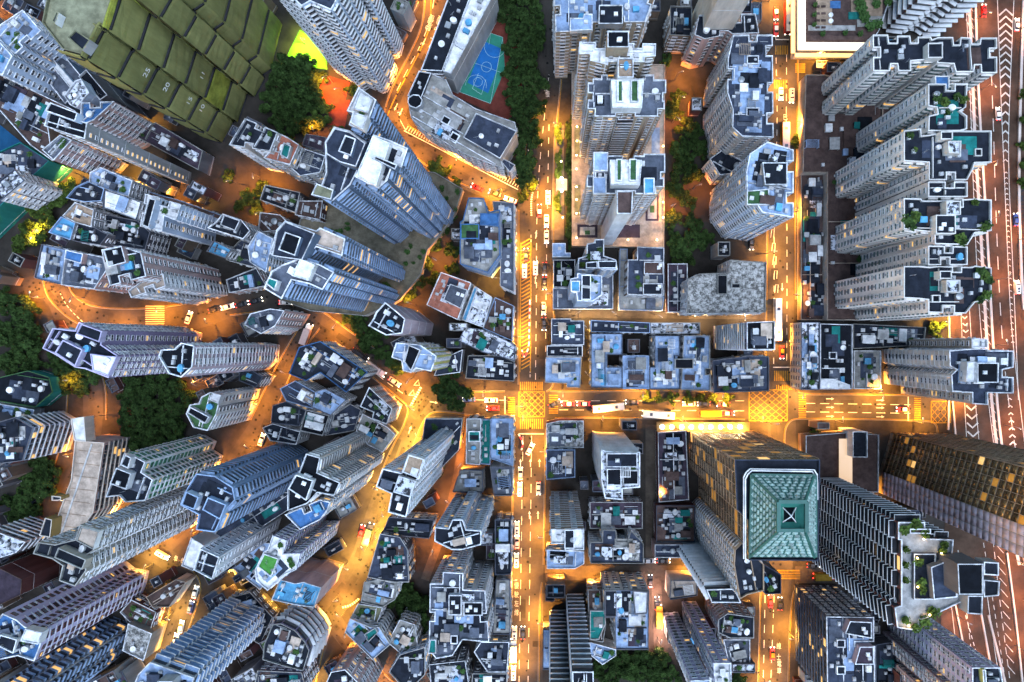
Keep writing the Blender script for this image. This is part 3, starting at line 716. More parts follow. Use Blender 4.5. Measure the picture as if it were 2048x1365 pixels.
# ---- top right
mall, mallP, mallh = B('shopping podium with brown roof garden and glowing white edge', [(1604,-30),(1790,-30),(1758,62),(1738,92),(1604,92)], .045, 'cream', 'brown', 'blank', lvl=0, clutter=False, name='shopping_centre', cat='shopping centre')
B('white banded tower leaning off the top edge by the highway', [(1762,-10),(1770,30),(1768,62),(1800,66),(1812,58),(1826,60),(1840,70),(1875,70),(1952,-5),(1960,-70),(1800,-80)], .25, 'maroon', 'dark', 'rib', base=True, rd=1.3, fh=4.4, name='apartment_tower')
SL = dict(glass=mat('pane_teal', (.05,.12,.12), .3, .5, .8, rnd=.4), wall='pale', roof='dark', style='punch', lvl=1, pal='dark', parap='off', ac=.6, pitch=2.9, auto=False, side=[(0,-1,'bay')], bd=.45, band='off')
def SLB(label, poly, k=.215, **kw):
    d = dict(SL); d.update(kw); return B(label, poly, k, **d)
SLB('northernmost cream slab with notched black roof beside the shopping podium', [(1746,70),(1776,70),(1778,86),(1795,86),(1795,72),(1820,72),(1822,86),(1836,86),(1836,74),(1862,74),(1864,80),(1876,75),(1906,75),(1908,90),(1920,90),(1922,75),(1942,76),(1944,88),(1960,88),(1962,76),(1994,76),(1994,146),(1963,146),(1962,130),(1950,130),(1948,144),(1912,144),(1908,128),(1875,126),(1875,118),(1822,122),(1822,142),(1797,142),(1795,128),(1782,128),(1780,142),(1747,142)], .18,
  houses=[([(1856,86),(1886,86),(1886,116),(1856,116)],2.5,'dark','off'),([(1870,152),(1899,152),(1899,184),(1872,184)],2,'blue','white')])
SLB('second cream slab from the north with roof plants and twin black roofs', [(1857,168),(1935,168),(1932,215),(1920,222),(1934,232),(1934,258),(1920,262),(1857,262),(1858,232),(1876,228),(1874,215),(1857,212)])
SLB('third cream slab from the north with blue and white stair house', [(1808,262),(1842,258),(1843,272),(1862,270),(1900,262),(1948,262),(1983,262),(1983,325),(1950,326),(1945,340),(1935,360),(1858,360),(1858,325),(1808,322)], houses=[([(1896,282),(1923,282),(1922,308),(1898,306)],3,'patchy','off'),([(1882,263),(1906,263),(1906,279),(1882,279)],3,'dark','off')])
SLB('fourth cream slab from the north, a small black roof in a gap', [(1857,364),(1935,364),(1935,394),(1857,394)])
SLB('fifth cream slab from the north with dark tree tub and round tank', [(1808,397),(1842,398),(1845,402),(1862,402),(1880,402),(1950,398),(1983,400),(1983,462),(1950,466),(1935,490),(1870,488),(1870,465),(1842,462),(1808,458)], houses=[([(1893,402),(1922,402),(1922,430),(1893,430)],3,'patchy','off'),([(1872,430),(1912,430),(1912,468),(1872,468)],3,'dark','off')])
SLB('sixth cream slab from the north, low black roof with gutters', [(1857,492),(1935,494),(1935,530),(1857,530)])
SLB('southernmost cream slab with planted black roof corners', [(1808,533),(1842,533),(1862,535),(1876,533),(1945,535),(1950,532),(1983,536),(1983,598),(1950,605),(1932,627),(1857,625),(1857,600),(1842,598),(1808,596)], houses=[([(1893,560),(1921,560),(1921,586),(1893,584)],3,'patchy','off'),([(1880,542),(1904,542),(1904,558),(1880,558)],3,'dark','off')])
B('dark podium deck under the row of cream slabs', [(1612,150),(1650,150),(1760,170),(1840,180),(1840,640),(1655,640),(1655,345),(1606,345)], .03, 'cream', 'brown', 'blank', lvl=2, pal='dark', parap='beige', name='podium', cat='podium')
B('strip of brown planted garden deck left of the cream slabs', [(1602,348),(1654,348),(1654,640),(1602,640)], .015, 'brown', 'brown', 'blank', lvl=3, pal='dark', parap='beige', name='podium', cat='podium')
B('twin pink fronted slab with white cross roof below the cream slabs', [(1899,702),(1945,698),(1976,698),(1976,702),(2027,702),(2027,735),(2005,740),(2005,755),(2027,755),(2027,787),(1976,786),(1976,810),(1945,808),(1945,786),(1905,783),(1903,750),(1914,740),(1900,732)], .17, 'off', 'mid', 'punch', lvl=2, parap='white', pitch=3, strip=9,
  houses=[([(1955,726),(1998,726),(1997,766),(1955,766)],3,'black','white'),([(1935,724),(1953,724),(1953,764),(1932,764)],4,'white','white')])
B('pale walled slab with white roof just above the twin pink slab', [(1944,678),(1976,678),(1976,696),(1944,696)], .175, 'concrete', 'white', 'punch', name='apartment_tower')
B('white speckled roof strip along the wide street crossing', [(1603,645),(1640,645),(1640,780),(1603,780)], .045, 'cream', 'patchy', 'punch', lvl=2, pal='blue')
B('black flat roof block with trees beside the speckled strip', [(1641,648),(1705,650),(1705,778),(1641,778)], .045, 'dkgrey', 'black', 'blank', lvl=1, pal='dark', houses=[([(1641,758),(1668,758),(1700,770),(1700,779),(1641,779)],1,'white','white')])
B('beige walled courtyard roof with shrubs above the eastern crossing', [(1708,702),(1762,702),(1762,778),(1708,778)], .02, 'cream', 'concrete', 'blank', lvl=1, parap='white', name='podium', cat='podium')
B('low dark plant roofs between cream slabs and twin pink slab', [(1707,648),(1852,655),(1848,690),(1765,695),(1707,698)], .03, 'dkgrey', 'dark', 'blank', lvl=3, pal='dark')
# ---- centre right grid
B('small white roofed corner block on the main street', [(1105,487),(1131,487),(1131,506),(1141,506),(1141,514),(1105,514)], .05, 'grey', 'ltblue', 'blank', lvl=0)
B('stepped tower with mossy green roof near the lit podium', [(1156,540),(1157,517),(1174,512),(1174,488),(1190,485),(1190,479),(1208,479),(1208,512),(1232,520),(1235,540)], .12, 'ltblue', 'mid', 'punch', lvl=2, parap='white', houses=[([(1172,525),(1195,523),(1195,537),(1172,537)],1.5,'dark'),([(1196,522),(1234,522),(1233,537),(1197,537)],1.5,'dark')])
B('white tower with sky blue roof on the grey podium', [(1142,585),(1141,558),(1155,555),(1155,547),(1204,552),(1204,590),(1185,603),(1155,602),(1153,586)], .17, 'ltblue', 'ltblue', 'blank', lvl=2, auto=False, houses=[([(1163,550),(1182,550),(1182,600),(1163,600)],2,'dark'),([(1142,562),(1160,562),(1160,584),(1142,584)],1,'cyan','white')])
B('dark flat roofs beside the main street behind the white corner block', [(1107,520),(1150,520),(1150,575),(1107,575)], .035, 'dkgrey', 'black', 'blank', lvl=1, pal='dark')
B('grey podium roof under the sky blue roofed tower', [(1106,577),(1142,577),(1155,530),(1226,535),(1226,618),(1106,618)], .025, 'grey', 'grey', 'blank', lvl=1, name='podium', cat='podium')
B('navy T roof block with brown terrace and green canopy', [(1256,520),(1275,520),(1275,494),(1328,496),(1328,592),(1255,589)], .06, 'brown', 'mid', 'punch', lvl=1, houses=[([(1288,524),(1327,524),(1327,549),(1288,549)],.8,'brown'),([(1286,567),(1325,567),(1325,590),(1286,590)],.8,'dark')])
B('pale grey terrace left of the navy T roof', [(1240,498),(1255,498),(1255,592),(1328,594),(1325,622),(1238,620)], .02, 'concrete', 'concrete', 'blank', lvl=2)
B('dark maroon shed roofs left of the weathered concrete block', [(1336,528),(1375,528),(1375,600),(1373,625),(1336,625)], .025, 'maroon', 'purple', 'blank', lvl=1, pal='dark')
B('weathered streaky concrete roof block with two square openings', [(1398,548),(1458,546),(1460,520),(1485,522),(1533,525),(1530,625),(1374,627),(1376,560)], .07, 'white', 'weathered', 'punch', lvl=0, parap='concrete', pitch=2.6, clutter=False, houses=[([(1435,550),(1455,550),(1455,589),(1435,589)],.4,'black','black','opening'),([(1463,567),(1481,567),(1481,577),(1463,577)],.5,'black','white','light_well')])
B('grey roof block with stepped white parapets on the main street corner', [(1103,638),(1142,638),(1142,642),(1168,642),(1168,690),(1103,690)], .05, 'grey', 'mid', 'blank', lvl=2, pal='dark')
B('bright blue tarpaulin roof on the crossroads corner', [(1092,715),(1163,715),(1160,775),(1134,775),(1134,767),(1090,765)], .04, 'off', 'ltblue', 'punch', lvl=2, pal='blue', houses=[([(1121,724),(1140,722),(1141,745),(1122,748)],.5,'cyan','cyan','tarpaulin')])
B('dark tank roof between grey block and blue tarpaulin roof', [(1094,692),(1165,692),(1165,713),(1094,713)], .035, 'dkgrey', 'dark', lvl=3, pal='dark')
B('westmost patched pale blue roof of the central tenement block', [(1183,668),(1245,668),(1245,710),(1215,710),(1215,735),(1245,735),(1245,777),(1183,775)], .055, 'grey', 'ltblue', 'punch', lvl=2, pal='blue')
B('second pale blue roof of the central tenement block with a light well', [(1246,712),(1298,712),(1298,778),(1246,778)], .055, 'grey', 'ltblue', 'punch', lvl=2, pal='blue')
B('third roof of the central tenement block, white sheet on grey', [(1310,672),(1360,672),(1360,712),(1350,712),(1350,735),(1360,735),(1360,779),(1300,779),(1300,735),(1310,735)], .055, 'grey', 'ltblue', 'punch', lvl=2, pal='blue')
B('eastmost white and blue roof of the central tenement block', [(1368,672),(1420,672),(1420,738),(1412,738),(1412,750),(1421,750),(1421,781),(1362,780)], .055, 'grey', 'ltblue', 'punch', lvl=2, pal='blue', houses=[([(1350,718),(1387,718),(1387,738),(1350,738)],2,'black','white')])
B('back row roofs with green canopy north of the central tenement block', [(1182,641),(1300,646),(1300,666),(1182,664)], .04, 'dkgrey', 'mid', lvl=3)
B('white debris strewn roof row at the back of the central tenements', [(1302,646),(1400,646),(1400,668),(1302,668)], .04, 'dkgrey', 'patchy', lvl=3)
B('dark purple fronted tower with black roof and blue tank by the wide street', [(1494,645),(1550,643),(1550,700),(1494,700)], .17, 'purple', 'black', 'band', lvl=2, parap='white')
B('grey corner block with mint terrace at the wide street crossing', [(1425,722),(1500,712),(1538,714),(1538,782),(1428,786)], .05, 'pink', 'mid', 'punch', lvl=3, houses=[([(1480,750),(1512,750),(1512,775),(1480,775)],1,'white','white')])
# ---- west of main street
B('teal edged roof garden tenement on the main street', [(926,440),(937,396),(967,397),(975,425),(1000,420),(998,455),(1000,510),(975,545),(920,528),(920,445)], .085, 'blue', 'concrete', 'blank', lvl=2, parap='blue', houses=[([(921,448),(958,448),(958,478),(921,478)],1.5,'green','blue'),([(960,427),(998,427),(996,452),(960,450)],2,'blue','blue')])
B('white stepped terrace tenement right of the teal edged roof', [(985,403),(1028,405),(1028,585),(1000,572),(1002,455),(990,440)], .05, 'white', 'grey', 'punch', lvl=3)
B('white rimmed tenement with terracotta terrace west of the main street', [(853,610),(882,545),(942,566),(915,640)], .06, 'off', 'terra', 'punch', lvl=1, houses=[([(886,600),(900,568),(935,580),(921,618)],2,'grey','off')])
B('blue and white striped roof next to the terracotta terrace', [(924,640),(950,573),(984,595),(966,655)], .055, 'white', 'patchy', 'blank', lvl=1, pal='blue', houses=[([(924,638),(948,574),(955,577),(932,644)],1,'cyan','white','blue_strip')])
B('brown courtyard tenement beside the striped roof', [(966,657),(990,595),(1027,612),(1024,682)], .04, 'brown', 'brown', lvl=2, pal='dark')
B('long cluttered white roofs south of the striped roof', [(917,682),(930,655),(968,660),(1030,690),(1030,722),(965,705)], .045, 'dkgrey', 'patchy', lvl=3)
B('cluttered corner roof with pink and blue tarpaulins above the crossroads', [(931,757),(936,712),(1000,712),(1028,724),(1028,763)], .035, 'dkgrey', 'dark', lvl=3)
B('pale pink walled tower with black notched roofs by the tree slope', [(737,652),(747,637),(752,625),(770,605),(795,625),(810,638),(804,667),(772,671)], .20, 'mauve', 'dark', 'blank', lvl=1, parap='white')
B('tower with yellow striped wall and pale blue terraces', [(783,715),(792,686),(840,690),(873,713),(862,743),(832,737),(822,746),(806,742),(803,722)], .16, 'yellow', 'ltblue', 'punch', lvl=1, pitch=2.2, parap='white', houses=[([(808,724),(817,690),(841,700),(822,744)],2,'black','off')])
B('dark triangular courtyard roof beside the yellow striped tower', [(868,752),(880,720),(925,700),(920,745)], .03, 'grey', 'mid', 'blank', lvl=1)
B('black edged wedge shaped tenement below the diagonal road', [(598,695),(640,683),(735,745),(692,785),(640,745),(612,762),(578,748)], .07, 'dkgrey', 'dark', 'punch', lvl=3, pal='low', parap='blue')
B('triangular white edged roof pointing at the road fork', [(720,814),(738,775),(784,818),(773,849),(744,838),(747,825)], .065, 'pink', 'dark', 'punch', lvl=1, parap='white')
B('grey tiled podium with teal canopy behind the triangular roof', [(712,862),(725,828),(775,855),(790,870),(765,905),(735,890)], .025, 'grey', 'concrete', 'blank', lvl=2, name='podium', cat='podium')
B('dark tenement with pale stair sheds left of the wedge shaped one', [(560,778),(590,762),(640,790),(625,818),(572,802)], .055, 'grey', 'mid', 'punch', lvl=3)
B('tenement with blue tin sheds under the wedge shaped one', [(628,785),(650,778),(692,800),(660,832),(622,815)], .055, 'grey', 'ltblue', 'punch', lvl=3)
B('second dark tenement along the lower orange lane', [(545,812),(572,803),(612,822),(598,852),(542,846)], .05, 'grey', 'dark', 'punch', lvl=3)
B('black roof tenement with green netting at the block centre', [(612,820),(658,832),(645,872),(600,862)], .055, 'grey', 'black', 'punch', lvl=3)
B('third dark tenement at the lane end above the blue tower', [(525,856),(545,848),(600,864),(592,890),(540,882)], .05, 'grey', 'dark', 'punch', lvl=3)
B('cluttered backyard shed roofs right of the black roof tenement', [(662,835),(700,808),(722,820),(708,862),(650,872)], .03, 'dkgrey', 'mid', 'punch', lvl=3)
B('small tower with pink balconies and orange lit foot beside the bend', [(488,650),(500,628),(540,618),(568,622),(550,652),(522,668)], .10, 'pink', 'grey', 'punch', lvl=2, name='apartment_tower')
B('rooftop garden tenement between pink tower and lane', [(478,742),(495,735),(525,755),(512,775),(478,762)], .05, 'dkgrey', 'dark', lvl=2)
B('purple tower with pale blue helipad roof above the park', [(85,697),(105,657),(150,662),(158,645),(205,661),(202,690),(235,712),(216,756),(170,738),(150,735),(108,708)], .223, 'purple', 'dark', 'punch', lvl=1, parap='lilac', pitch=2.6, houses=[([(180,708),(205,712),(233,714),(215,752),(185,742)],1.5,'white','lilac'),([(109,706),(125,680),(165,700),(150,733)],2,'dark','lilac'),([(152,668),(162,648),(204,663),(198,685)],2,'dark','lilac')])
B('pink white tower with black notched roof right of the purple tower', [(317,713),(322,700),(348,699),(362,686),(388,692),(384,735),(362,755),(338,748)], .24, 'mauve', 'black', 'punch', lvl=1, parap='white', pitch=2.5, strip=4)
B('short white tower with green terrace above the orange lane', [(372,828),(380,810),(398,808),(402,795),(420,785),(442,790),(432,830),(415,862),(386,855)], .12, 'off', 'green', 'punch', lvl=1, houses=[([(374,826),(380,814),(418,834),(410,848)],2,'black','white'),([(418,800),(424,786),(442,791),(436,808)],2.5,'white','white')])
B('white tower with green window frames beside the park', [(211,995),(222,965),(238,935),(248,908),(262,910),(290,925),(282,945),(305,960),(290,1002),(250,1005),(238,992)], .177, 'white', 'dark', 'punch', lvl=1, pitch=2.4, frame=mat('window_frame_green', (.05,.22,.12), .6), houses=[([(219,968),(232,936),(262,948),(252,980)],2.5,'black','white'),([(240,930),(250,910),(262,916),(256,938)],2.5,'dark','white')])
B('slate blue stepped tower with round white tank roof', [(360,1010),(370,985),(380,968),(392,948),(430,953),(465,975),(470,1000),(448,1025),(430,1065),(392,1060),(397,1030)], .245, 'blue', 'mid', 'bay', band='ltblue', lvl=1, parap='ltblue', houses=[([(362,1010),(372,984),(397,995),(388,1020)],2.5,'dark','ltblue'),([(404,1020),(415,995),(452,1010),(440,1040)],2,'mid','blue')])
B('white tower with six black roof terraces left of the fork', [(575,1022),(575,980),(590,950),(597,948),(612,908),(640,916),(634,946),(680,966),(668,992),(634,986),(614,1008)], .214, 'off', 'black', 'bay', band='white', lvl=1, parap='white', bd=.4, houses=[([(576,978),(592,950),(626,962),(612,1002)],2.5,'black','white')])
B('lower white slab wing south of the six terrace tower', [(570,1030),(640,1000),(660,1005),(655,1020),(640,1040),(600,1060)], .20, 'white', 'blue', 'punch', lvl=1)
B('white blue tower with tan roof court above the dark lane', [(765,938),(803,947),(817,908),(850,918),(838,958),(833,960),(820,998),(812,1035),(776,1025),(783,988),(752,974)], .25, 'ltblue', 'dark', 'punch', lvl=2, pitch=2.3, parap='white', houses=[([(805,945),(817,910),(848,919),(836,957)],1.5,'tan','white'),([(786,985),(797,952),(832,963),(820,995)],1.5,'patchy','white')])
B('grey podium roof in a white kerb south of the T junction', [(850,838),(925,838),(918,900),(860,960),(842,900)], .025, 'grey', 'mid', 'blank', lvl=1, name='podium', cat='podium')
# ---- bottom left
term, _P, termh = B('long cream terminal roof along the curved road', [(150,882),(208,886),(186,1025),(148,1082),(98,1086),(120,1020),(142,960)], .07, 'pink', 'beige', 'blank', lvl=0, parap='cream', name='terminal_hall', cat='hall', clutter=False, side=[(1,0,'band')], band='cream',
  houses=[([(141,838),(168,834),(172,884),(148,882)],5,'white','cream','stair_house'),([(103,992),(122,994),(122,1000),(115,1002),(103,1002)],4,'dark','gold','stair_house'),([(78,1072),(90,1036),(104,1040),(100,1076)],5,'dark','gold','stair_house')])
B('tiered dark blue roof house on the left edge below the green shed', [(-20,850),(30,835),(66,856),(45,922),(-20,930)], .09, 'ltblue', 'mid', 'band', lvl=2)
B('building site with green netted shed and bent black roof on the left edge', [(-20,760),(55,742),(98,755),(105,785),(70,815),(-20,800)], .03, 'teal', 'black', 'blank', lvl=1, pal='dark', parap='green', name='site_shed', cat='shed')
B('small court with glowing playground on the left edge', [(-20,805),(68,820),(62,850),(-20,835)], .02, 'grey', 'ltblue', 'blank', lvl=2, name='podium', cat='podium')
B('striped pinkish block at the lower left edge', [(-20,1060),(50,1085),(32,1106),(-20,1122)], .08, 'pink', 'patchy', 'band', lvl=1)
B('brown grey tower with cream roof court and black notches', [(66,1108),(76,1085),(110,1090),(150,1080),(160,1050),(200,1060),(187,1102),(170,1112),(172,1142),(150,1173),(118,1162),(125,1132),(104,1118)], .26, 'concrete', 'dark', 'punch', lvl=2, parap='concrete', pitch=2.5, strip=6, bands=1, houses=[([(152,1082),(162,1054),(198,1064),(186,1100)],1.5,'beige','white'),([(108,1116),(116,1096),(172,1120),(164,1140)],3,'black','concrete')])
B('lilac tower with pale window grid at the lower left', [(-25,1262),(5,1228),(32,1240),(50,1255),(86,1262),(80,1292),(68,1323),(35,1312),(-10,1322)], .21, 'lilac', 'blue', 'punch', lvl=2, pitch=2.7, frame=wm('maroon'), parap='white', houses=[([(40,1283),(50,1258),(84,1266),(76,1290)],2.5,'white','white'),([(-10,1290),(0,1270),(34,1280),(26,1308)],2,'dark','white')])
B('low purple brown hall with a row of lit skylights at the left edge', [(-40,1195),(-40,1150),(85,1100),(128,1122),(126,1150),(20,1200)], .08, 'maroon', 'purple', 'blank', base=True, lvl=0, parap='brown', clutter=False, name='hall', cat='hall')
B('grey zigzag bay tower in the bottom left corner', [(150,1290),(225,1237),(262,1252),(240,1305),(205,1335)], .24, 'grey', 'dark', 'bay', base=True, band='ltblue', bd=1.0)
B('speckled grey green roof terrace beside the lower left lane', [(256,1248),(303,1268),(287,1322),(245,1302)], .04, 'concrete', 'weathered', 'blank', lvl=0)
B('orange lit garage roof with brown court beside the lane', [(292,1195),(352,1160),(372,1165),(338,1215),(305,1215)], .03, 'cream', 'brown', 'blank', lvl=1, parap='beige')
B('red brick courtyard house below the orange lit garage', [(240,1225),(262,1200),(312,1225),(300,1262),(265,1250)], .03, 'maroon', 'brown', lvl=1, pal='dark')
B('blue white balcony tower at the bottom edge left of the curved building', [(262,1385),(276,1350),(300,1325),(388,1356),(372,1405),(255,1405)], .22, 'grey', 'ltblue', 'balc', panel='blue', lvl=2, band='white', lit=.15)
B('white ended long slab beside the balcony tower', [(363,1132),(382,1076),(408,1092),(386,1142)], .10, 'white', 'white', 'blank', lvl=0, clutter=False)
B('grey tank roofed tower on the white ended slab', [(387,1140),(400,1098),(438,1115),(424,1160)], .19, 'white', 'dark', 'punch', lvl=2, parap='white')
B('long dark blue deck roofs behind the grey tank roofed tower', [(420,1082),(440,1052),(560,985),(610,985),(600,1005),(480,1082)], .06, 'slate', 'mid', 'blank', lvl=1, pal='dark')
B('tower with a bright green turf roof and pale purple windows', [(510,1140),(527,1105),(535,1100),(545,1072),(573,1082),(566,1108),(600,1108),(592,1140),(570,1150),(535,1182),(512,1162)], .16, 'lilac', 'white', 'punch', lvl=1, pitch=2.3, parap='white', houses=[([(515,1134),(528,1108),(557,1118),(542,1155)],1,'turf','white','turf_roof')])
B('pink walled block with blue cluttered roofs above the curved canopy', [(543,1200),(560,1160),(590,1168),(607,1165),(642,1176),(628,1215),(600,1212),(575,1207)], .10, 'pink', 'cyan', 'blank', lvl=3, pal='blue')
B('orange lit stepped terrace wall left of the pink walled block', [(440,1118),(520,1085),(560,1090),(545,1150),(520,1180)], .03, 'tan', 'ltblue', 'rib', lvl=1)
B('curved corner building with striped pink canopy front', [(528,1290),(545,1250),(562,1248),(590,1262),(610,1285),(618,1302),(606,1342),(575,1335),(525,1320)], .09, 'purple', 'dark', 'rib', lvl=2, rd=1.2, fh=4)
B('pink curved building peeking in at the bottom edge', [(650,1372),(662,1345),(690,1340),(715,1365),(735,1400),(650,1410)], .09, 'pink', 'dark', 'punch', lvl=1)
B('dark low houses left of the curved canopy building', [(430,1205),(500,1185),(545,1235),(520,1290),(470,1260)], .03, 'dkgrey', 'dark', lvl=3, pal='dark')
B('dark cluttered roofs at the bottom edge below the canopy building', [(515,1342),(603,1346),(612,1380),(505,1385)], .06, 'dkgrey', 'mid', lvl=3, pal='dark')
# ---- bottom centre left
B('dark tenement with white dots of garden chairs right of the yellow street', [(735,1155),(748,1110),(760,1068),(800,1075),(815,1100),(818,1165),(780,1165)], .05, 'dkgrey', 'mid', lvl=3)
B('black roofs with a sandy yard near the top of the yellow street', [(766,1062),(778,1035),(868,1040),(858,1078),(800,1072)], .04, 'dkgrey', 'dark', lvl=3, pal='dark')
B('white tank roof tenement above the teal pool roof', [(722,1205),(728,1165),(760,1160),(795,1165),(790,1200),(765,1215)], .05, 'off', 'concrete', lvl=2)
B('mossy black roof tenement between tank roof and teal pool roof', [(702,1235),(716,1208),(765,1216),(755,1245),(730,1250)], .05, 'dkgrey', 'olive', lvl=2)
B('triangular white rimmed block with a teal pool roof at the fork', [(690,1265),(700,1238),(740,1255),(758,1255),(780,1290),(745,1320)], .065, 'off', 'ltblue', 'punch', lvl=2, houses=[([(728,1270),(750,1256),(756,1266),(736,1286)],1,'teal','white','pool_roof')])
B('grey stair terraces right of the triangular block', [(775,1285),(800,1240),(830,1250),(835,1290),(810,1315)], .05, 'concrete', 'concrete', 'punch', lvl=3)
B('blue outlined cluster of small roofs at the bottom edge', [(778,1345),(800,1310),(850,1295),(850,1350),(815,1385)], .06, 'ltblue', 'dark', 'punch', lvl=3)
B('dark cluttered houses at the bottom edge beside the tree', [(858,1330),(930,1322),(938,1370),(862,1372)], .05, 'dkgrey', 'dark', lvl=3)
B('narrow tenement with teal canopy first south of the crossing', [(933,838),(962,838),(960,930),(932,928)], .055, 'dkgrey', 'concrete', 'punch', lvl=3, houses=[([(937,863),(960,863),(960,884),(937,884)],1.6,'teal','grey','canopy')])
B('sky blue roofed tenement on the main street below the crossing', [(982,838),(1026,838),(1026,932),(982,918)], .05, 'grey', 'ltblue', 'punch', lvl=2, pal='blue')
B('dark green netted roof between two lanes below the crossing', [(962,840),(981,840),(980,930),(962,928)], .035, 'dkgrey', 'teal', lvl=2)
B('white cluttered tenement on the main street with a tiled court', [(980,934),(1024,934),(1024,992),(988,992)], .045, 'grey', 'grey', lvl=3)
B('parasol roof terrace beside the orange lane', [(905,985),(920,940),(965,942),(966,985)], .035, 'grey', 'concrete', 'blank', lvl=2)
B('twin white tower with curved window stacks south of the parasol terrace', [(869,1083),(870,1055),(897,1058),(905,1040),(925,1040),(932,1060),(962,1062),(962,1090),(925,1100),(903,1100)], .19, 'ltblue', 'dark', 'punch', lvl=2, pitch=2.3, parap='white')
B('long white roofed tower group with green canopy above the park tree', [(858,1300),(860,1168),(885,1168),(886,1145),(926,1147),(926,1180),(970,1182),(978,1285),(925,1280),(905,1312),(872,1318)], .12, 'off', 'grey', 'punch', lvl=3, pitch=2.8, parap='white', houses=[([(897,1191),(923,1191),(923,1231),(897,1231)],2,'dark','white'),([(927,1205),(965,1205),(965,1232),(927,1232)],1.5,'black','white'),([(860,1280),(872,1280),(872,1308),(856,1308)],2,'teal','white')])
B('dark roofed tenement row by the main street beside the twin white tower', [(990,1040),(1022,1040),(1022,1150),(990,1150)], .045, 'dkgrey', 'dark', lvl=3, pal='dark')
B('thin terrace tenement by the main street with parked white vans', [(992,1160),(1020,1160),(1020,1270),(985,1270)], .045, 'off', 'concrete', lvl=3)
B('grey U shaped roof tenement at the bottom of the main street', [(948,1305),(962,1285),(1018,1285),(1014,1345),(975,1345)], .055, 'grey', 'mid', lvl=2)
B('green patched roof tenement at the bottom edge of the main street', [(945,1348),(1014,1348),(1012,1385),(942,1385)], .05, 'dkgrey', 'dark', lvl=3)
# ---- bottom right
B('weathered low roofs on the corner south of the crossroads', [(1093,848),(1120,842),(1167,842),(1167,896),(1093,896)], .035, 'maroon', 'weathered', 'blank', lvl=3, pal='dark')
B('small roofs with teal and blue canopies below the weathered corner', [(1093,900),(1150,900),(1150,955),(1093,960)], .045, 'dkgrey', 'mid', lvl=3)
B('white ended tower with ladder striped walls on the main street', [(1102,1059),(1130,1059),(1168,1058),(1168,1100),(1130,1102),(1128,1088),(1102,1088)], .21, 'brown', 'white', 'punch', lvl=1, pitch=4, frame=M_FRAME, glass=M_PANE2, auto=False, houses=[([(1129,1060),(1149,1060),(1149,1098),(1129,1098)],1,'dark','white')])
B('teal and white canopy roofs beside the black kerb', [(1094,1100),(1168,1104),(1168,1128),(1150,1138),(1094,1138)], .04, 'off', 'ltblue', lvl=3)
B('peeling white tower with boxed roof rooms in the lower centre', [(1203,900),(1212,903),(1280,905),(1280,975),(1245,978),(1245,1000),(1210,997),(1203,960)], .18, 'white', 'patchy', 'blank', lvl=2, parap='white', strip=2, houses=[([(1213,907),(1275,907),(1275,935),(1213,935)],2,'dark','white'),([(1214,938),(1243,938),(1243,972),(1214,972)],1,'black','white'),([(1246,941),(1277,941),(1277,970),(1246,970)],1,'black','white')])
B('dark brown low roofs south of the peeling white tower', [(1180,1005),(1285,1005),(1285,1058),(1180,1058)], .035, 'maroon', 'purple', lvl=3, pal='dark')
B('row of four roofs, two slate and one white, above the orange lane', [(1181,1085),(1205,1085),(1206,1060),(1232,1062),(1234,1085),(1255,1085),(1262,1062),(1287,1088),(1287,1128),(1181,1127)], .06, 'off', 'mid', 'punch', lvl=2)
B('maroon walled low sheds left of the teal pyramid tower', [(1316,866),(1372,862),(1378,1000),(1318,1005)], .025, 'maroon', 'purple', 'blank', lvl=2, pal='dark')
B('cluttered dark backyard roofs left of the brown office slab', [(1313,1012),(1390,1012),(1390,1085),(1313,1085)], .03, 'maroon', 'brown', 'blank', lvl=3, pal='dark')
B('tin roofed row on the orange lane corner', [(1310,1090),(1366,1090),(1366,1116),(1310,1116)], .035, 'pink', 'mid', 'blank', lvl=1)
teal, tealP, tealh = B('office tower with teal tiled pyramid roof and bronze glass', [(1470,920),(1640,920),(1637,1122),(1498,1121),(1497,1040),(1474,1020)], .25, 'tan', 'dark', 'glass', name='office_tower', cat='tower', auto=False, clutter=False, parap='mid', pw=3.0, fh=4.0,
  glass=M_GOLDGLASS, band='tan', lit=.10, ac=0)
B('brown ribbed office slab left below the teal pyramid tower', [(1470,1100),(1484,1086),(1528,1130),(1528,1182),(1495,1190),(1480,1199),(1468,1130)], .23, 'tan', 'dark', 'punch', lvl=1, parap='tan', pitch=2.3, strip=3, bands=1, name='office_tower')
B('dark tower of stacked white rimmed floors below the tin roofed row', [(1413,1180),(1470,1178),(1482,1206),(1424,1206)], .20, 'dkgrey', 'dark', 'rib', lvl=1, rd=1.1, fh=3.6, name='apartment_tower')
B('small black roof box tower right of the brown office slab', [(1503,1130),(1528,1130),(1562,1150),(1562,1188),(1530,1188)], .10, 'dkgrey', 'black', 'blank', lvl=1, name='office_tower', parap='mid')
B('lilac blue narrow tower at the bottom edge, white roof', [(1427,1327),(1462,1327),(1463,1372),(1430,1372)], .195, 'lilac', 'white', 'punch', lvl=1, pitch=2.6, parap='white')
B('left lilac narrow tower cut by the bottom edge', [(1382,1362),(1420,1360),(1425,1405),(1390,1405)], .20, 'lilac', 'ltblue', 'punch', lvl=1, pitch=2.6)
B('glowing roof court block by the neon lane', [(1342,1162),(1395,1162),(1395,1192),(1340,1200)], .045, 'cream', 'beige', 'blank', lvl=2)
B('pink topped office block with white crossed parapets', [(1437,1240),(1455,1228),(1508,1235),(1508,1277),(1460,1277),(1437,1266)], .08, 'pink', 'dark', 'punch', lvl=2)
B('grey cluttered low block behind the lilac narrow towers', [(1447,1280),(1500,1280),(1500,1345),(1462,1345)], .045, 'dkgrey', 'grey', lvl=3)
